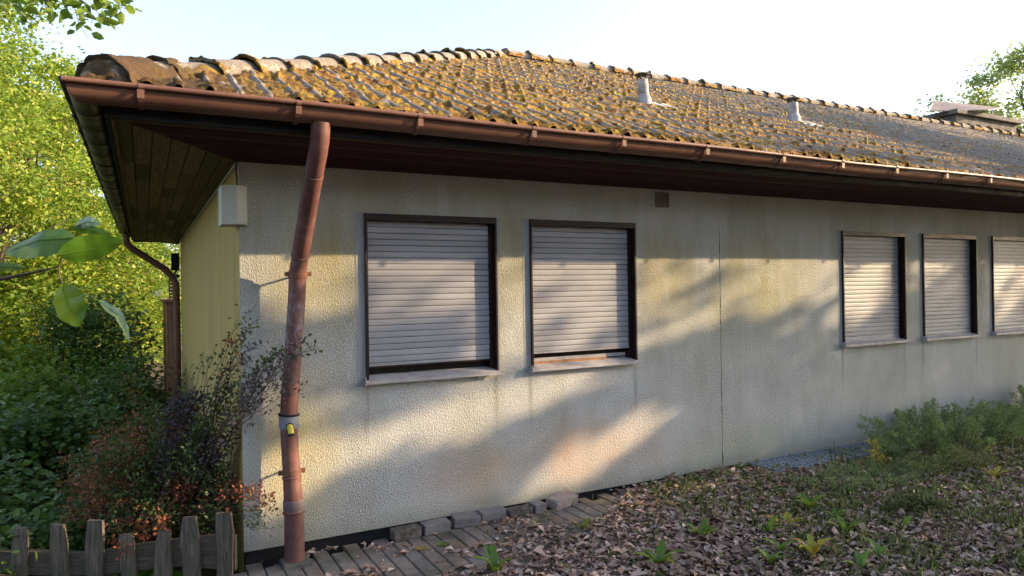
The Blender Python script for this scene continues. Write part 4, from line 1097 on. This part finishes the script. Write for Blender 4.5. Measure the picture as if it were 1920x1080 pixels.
# ------------------------------------------------------------------ trees on the left
def lim(slope, off):
    return lambda p: p[0] < off-.045*(p[1]+4.8) or p[2] < 1.9+(p[1]+4.8)*slope
for a in (
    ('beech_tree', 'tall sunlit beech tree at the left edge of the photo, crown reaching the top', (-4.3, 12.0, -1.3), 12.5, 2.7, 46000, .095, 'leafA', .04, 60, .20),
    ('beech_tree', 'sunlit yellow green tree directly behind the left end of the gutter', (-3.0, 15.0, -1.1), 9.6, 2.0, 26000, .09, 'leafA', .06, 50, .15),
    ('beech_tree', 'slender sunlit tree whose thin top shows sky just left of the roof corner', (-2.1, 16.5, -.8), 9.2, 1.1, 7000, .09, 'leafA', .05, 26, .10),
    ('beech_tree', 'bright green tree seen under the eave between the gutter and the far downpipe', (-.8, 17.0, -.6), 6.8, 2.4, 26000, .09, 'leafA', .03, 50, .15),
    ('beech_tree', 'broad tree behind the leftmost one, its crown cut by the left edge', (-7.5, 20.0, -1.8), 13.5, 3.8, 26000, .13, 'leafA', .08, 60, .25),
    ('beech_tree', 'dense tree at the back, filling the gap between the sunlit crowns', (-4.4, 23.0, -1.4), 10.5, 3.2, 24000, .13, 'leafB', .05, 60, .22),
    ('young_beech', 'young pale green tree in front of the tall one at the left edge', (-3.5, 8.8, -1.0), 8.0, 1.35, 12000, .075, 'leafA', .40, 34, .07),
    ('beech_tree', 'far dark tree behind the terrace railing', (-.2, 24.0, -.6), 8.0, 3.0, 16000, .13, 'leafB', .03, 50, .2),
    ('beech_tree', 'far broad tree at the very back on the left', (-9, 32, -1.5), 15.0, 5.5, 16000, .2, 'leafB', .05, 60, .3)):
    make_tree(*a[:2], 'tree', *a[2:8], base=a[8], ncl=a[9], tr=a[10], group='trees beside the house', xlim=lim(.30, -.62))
make_tree('far_tree', 'pale green tree top rising behind the right end of the roof', 'tree', (26.6, 8.0, -.3), 10.4, 3.1, 26000, .13, 'leafD', base=.30, ncl=54, tr=.25, clr=.75)
make_tree('far_tree', 'small far tree tip showing just left of the chimney cover', 'tree', (23.7, 9.9, -.3), 8.3, 1.1, 4000, .11, 'leafD', base=.45, ncl=16, tr=.15, clr=.6)

# ------------------------------------------------------------------ branch hanging in at the top left
br = empty('overhanging_branch', tuple(at(-60, -60, 4.3))); tag(br, 'leafy beech branch hanging into the top left corner against the sky', 'branch')
mb = MB(); PP = []; AA = []
for (p, q, n) in (((-80, -60), (120, 20), 30), ((40, -40), (250, 22), 34), ((90, -30), (165, 70), 22), ((60, -20), (200, 35), 24), ((-60, -20), (60, 38), 30), ((140, -40), (232, 18), 22), ((20, -50), (100, 15), 24), ((130, -10), (180, 45), 14), ((-40, 0), (20, 40), 16)):
    a = at(p[0], p[1], rng.uniform(4.1, 4.6)); b_ = at(q[0], q[1], rng.uniform(4.0, 4.6)); L = [a*(1-t)+b_*t+np.array([0, 0, .05*math.sin(3.14*t)])+rng.normal(size=3)*.008 for t in np.linspace(0, 1, 9)]
    mb.tube(L, list(np.linspace(.006, .0015, 9)), 5)
    for i in range(n):
        t = rng.uniform(.1, 1); j = min(int(t*8), 7); c = L[j]+(L[j+1]-L[j])*(t*8-j); d = rng.normal(size=3)*[1, 1, .4]+[0, 0, -.25]; PP.append(c+d*.02); AA.append(d+(b_-a)*1.2)
mb.build('twig', MT['twig'], br); leaf_cloud('foliage', np.array(PP), .075, 'leafB', br, .62, .45, np.array(AA), .12)

# ------------------------------------------------------------------ foreground twig with big leaves
tw = empty('leafy_twig', tuple(at(-40, 520, .95))); tag(tw, 'close out of focus twig with a few large green leaves at the left edge', 'twig')
mb = MB(); mb.tube([at(-60, 530, .98), at(10, 522, .97), at(60, 512, .96), at(110, 500, .96)], [.003, .0025, .002, .001], 8)
mb.tube([at(110, 500, .96), at(120, 470, .95), at(128, 448, .94)], [.0012]*3, 6); mb.tube([at(110, 500, .96), at(112, 520, .95), at(118, 532, .94)], [.001]*3, 6)
mb.build('stem', MT['twig'], tw)
def bigleaf(pts_axis, width, mat, fold, roll=0.0):
    A = [np.array(p) for p in pts_axis]; n = 12; V = []; Q = []
    for i in range(n+1):
        t = i/n; u = t*(len(A)-1); j = min(int(u), len(A)-2); c = A[j]*(1-(u-j))+A[j+1]*(u-j); tg = A[j+1]-A[j]; tg /= np.linalg.norm(tg)
        sd_ = np.cross(tg, DV); sd_ /= np.linalg.norm(sd_); sd_ = sd_*math.cos(roll)+np.cross(tg, sd_)*math.sin(roll)
        nr = np.cross(sd_, tg); wv = width/2*math.sin(math.pi*min(t**.85, 1))**.75+.0003
        for s in (-1, -.5, 0, .5, 1): V.append(c+sd_*wv*s+nr*abs(s)*wv*fold+nr*.0012*math.sin(i*1.6)*abs(s))
    for i in range(n):
        for k in range(4): j = i*5+k; Q.append((j, j+1, j+6, j+5))
    V = np.array(V); me = npmesh('leaf', V, np.array(Q), True); lf = link_mesh('leaf', me, MT[mat], tw)
    mid = V.reshape(n+1, 5, 3)[:, 2]; m = MB(); m.tube([mid[i]-DV*.0006 for i in range(0, n+1)], list(np.linspace(.00055, .0002, n+1)), 5)
    m.build('vein', MT['leafN'] if mat != 'leafN' else MT['weed'], lf); return lf
Zl = .93
bigleaf([at(140, 446, Zl), at(75, 450, Zl), at(6, 474, Zl+.02)], .043, 'leafN', .35, .5)
bigleaf([at(108, 478, Zl-.02), at(170, 468, Zl), at(232, 449, Zl+.01)], .037, 'leafN', .3, .6)
bigleaf([at(115, 532, Zl), at(128, 575, Zl), at(152, 612, Zl)], .053, 'leafN', .15, .25)
bigleaf([at(183, 563, Zl), at(222, 592, Zl), at(244, 642, Zl+.01)], .013, 'leafN2', .3, .2)
bigleaf([at(140, 425, Zl+.02), at(165, 416, Zl+.02), at(188, 420, Zl+.02)], .016, 'leafN2', .2)
bigleaf([at(135, 428, Zl+.02), at(165, 430, Zl+.02), at(210, 440, Zl+.02)], .012, 'leafN', .2)
bigleaf([at(48, 502, Zl), at(0, 500, Zl), at(-50, 508, Zl)], .011, 'leafC', .2)

# ------------------------------------------------------------------ unseen trees to the right, leaves placed to shade wall, roof and ground
def poly_in(px, py, poly):
    px = np.asarray(px); r = np.zeros(px.shape, bool); n = len(poly)
    for i in range(n):
        x1, y1 = poly[i]; x2, y2 = poly[(i+1) % n]
        c = ((y1 > py) != (y2 > py)) & (px < (x2-x1)*(py-y1)/(y2-y1+1e-12)+x1); r ^= c
    return r
LIT = [([(-.9, 2.02), (.80, 2.03), (.79, 1.42), (.5, 1.22), (-.9, 1.34)], 1.), ([(1.76, 2.06), (2.1, 2.06), (2.1, .98), (1.76, 1.0)], .95),
       ([(.8, 2.2), (1.78, 2.2), (1.78, 1.58), (1.3, 1.45), (.8, 1.42)], .62), ([(2.1, 2.2), (3.17, 2.2), (3.15, .95), (2.54, .97), (2.1, 1.20)], .85),
       ([(3.16, 2.2), (5.73, 2.2), (5.71, 1.49), (4.45, 1.37), (4.05, 1.31), (3.17, 1.14)], .85), ([(5.73, 2.2), (6.95, 2.2), (6.8, 1.47), (5.96, 1.24), (5.71, 1.25)], .9),
       ([(6.95, 2.2), (8.29, 2.2), (7.53, 1.67), (6.95, 1.60)], .6), ([(8.45, 2.2), (10.11, 2.24), (9.7, 1.41), (8.6, 1.17)], .7),
       ([(-.6, .62), (.1, .66), (.35, .77), (.86, .79), (1.47, .91), (1.96, 1.03), (2.78, 1.03), (2.60, .82), (1.91, .60), (1.25, .54), (.86, .47), (.35, .30), (.0, .18), (-.6, .1)], .97),
       ([(2.10, .06), (2.36, .44), (2.85, .62), (3.60, .73), (3.76, .64), (3.45, .40), (2.9, .18), (2.33, .04)], 1.0), ([(8.23, .11), (9.29, .38), (9.67, .32), (9.28, .08)], .6),
       ([(-.6, 1.34), (.5, 1.27), (.75, 1.0), (.5, .8), (-.6, .7)], .35), ([(9.9, 2), (14, 2), (13, 1.2), (10.5, .9)], .6)]
DARKS = [([(3.30, 1.30), (3.43, 1.48), (4.19, 1.90), (4.45, 1.90), (3.78, 1.44)], .65), ([(2.1, 1.75), (2.6, 1.93), (2.1, 1.98)], .5), ([(.8, 1.6), (1.25, 1.87), (.8, 1.87)], .5), ([(2.2, 1.2), (2.6, 1.45), (2.9, 1.75), (2.7, 1.75), (2.1, 1.35)], .3)]
def lit_wall(x, z):
    L = np.zeros(x.shape)
    for p, k in LIT: L = np.maximum(L, poly_in(x, z, p)*k)
    for p, k in DARKS: L = L*(1-poly_in(x, z, p)*k)
    return L
ROOF_LIT = [([(-2, -2), (-2, 4.5), (4.0, 5.0), (6.6, 3.9), (7.4, 2.1), (7.7, 1.5), (8.0, .6), (8.6, -.2), (7.3, -.25), (5.7, -.28), (4.3, -.40), (3.2, -.62), (2.4, -1.2)], 1.0)]
rec = []; lsz = []
def want(L, lai):      # chance of a leaf on the ray so that a share L of the sun comes through
    return np.clip(-np.log(np.clip(L, .02, 1))/lai, 0, 1)
n = 15000; x = rng.uniform(-.9, 15, n); z = rng.uniform(-.05, 1.93, n); k = rng.random(n) < want(lit_wall(x, z), 5.0)
rec.append(np.stack([x, np.zeros(n), z], -1)[k]); lsz.append(np.full(k.sum(), .14))
n = 15000; x = rng.uniform(-3, 15, n); y = rng.uniform(-5.0, -.03, n)
k = ~((x > 2.35) & (x < 3.5) & (y > -.42) & (y < -.15) & (rng.random(n) < .85))
rec.append(np.stack([x, y, np.full(n, -.05)], -1)[k]); lsz.append(np.full(k.sum(), .16))
n = 24000; x = rng.uniform(2, 18, n); y = rng.uniform(-.52, 4.0, n); L = np.zeros(n)
for p, k_ in ROOF_LIT: L = np.maximum(L, poly_in(x, y, p)*k_)
L = np.maximum(L, sst(.68, .74, fbm(x*.7, y*1.8, 2, 66))*.7)
k = rng.random(n) < want(L, 5.0)
rec.append(np.stack([x, y, EZ+(y-EY)*TP], -1)[k]); lsz.append(np.full(k.sum(), .21))
n = 4000; x = rng.uniform(-7, -.8, n); y = rng.uniform(-1.6, .95, n)
rec.append(np.stack([x, y, np.full(n, .75)], -1)); lsz.append(np.full(n, .16))
rec = np.concatenate(rec); lsz = np.concatenate(lsz); s = rng.uniform(11.5, 17.5, len(rec)); P = rec + LV*s[:, None]
k = P[:, 1] < -3.4; P = P[k]; lsz = lsz[k]
trunks = [(11.5, -7.5), (15.5, -8.6), (19.5, -7.2), (23.5, -8.3), (28, -6.8), (33, -7)]
own = np.argmin(np.stack([(P[:, 0]-a)**2+.5*(P[:, 1]-b_)**2 for a, b_ in trunks]), 0)
for i, (a, b_) in enumerate(trunks):
    root = empty('shade_tree', (a, b_, -.1))
    tag(root, 'unseen broadleaf tree right of the camera, leaves placed to shade the wall', 'tree', 'trees shading the wall from the right')
    Pi = P[own == i]; mb = MB(); top = np.array([a, b_, 5.6]); tp = limb(mb, (a, b_, -.4), top, .22, .08, .03, 8)
    for q in Pi[rng.integers(0, len(Pi), 16)]: limb(mb, tp[5], tp[5]*.15+q*.85, .03, .008, .05, 5)
    mb.build('trunk', MT['bark'], root); leaf_cloud('crown', Pi-.04, lsz[own == i], 'leafB', root, .8, .2)

# ------------------------------------------------------------------ unseen trees added behind the camera to hide the bright horizon
for i, (x, y, h, r) in enumerate(((-15, -15, 8, 4.5), (-7, -18, 8, 4.5), (1, -17.5, 7.5, 4.5), (9, -18.5, 8, 4.5), (17, -19, 7.5, 4.5), (25, -20, 8, 4.5))):
    make_tree('backdrop_tree', 'unseen broadleaf tree added behind the camera to hide the bright horizon', 'tree', (x, y, -.3), h, r, 6500, .42, 'leafC', base=.02, ncl=46, tr=.22, clr=1.2, group='unseen trees added behind the camera')
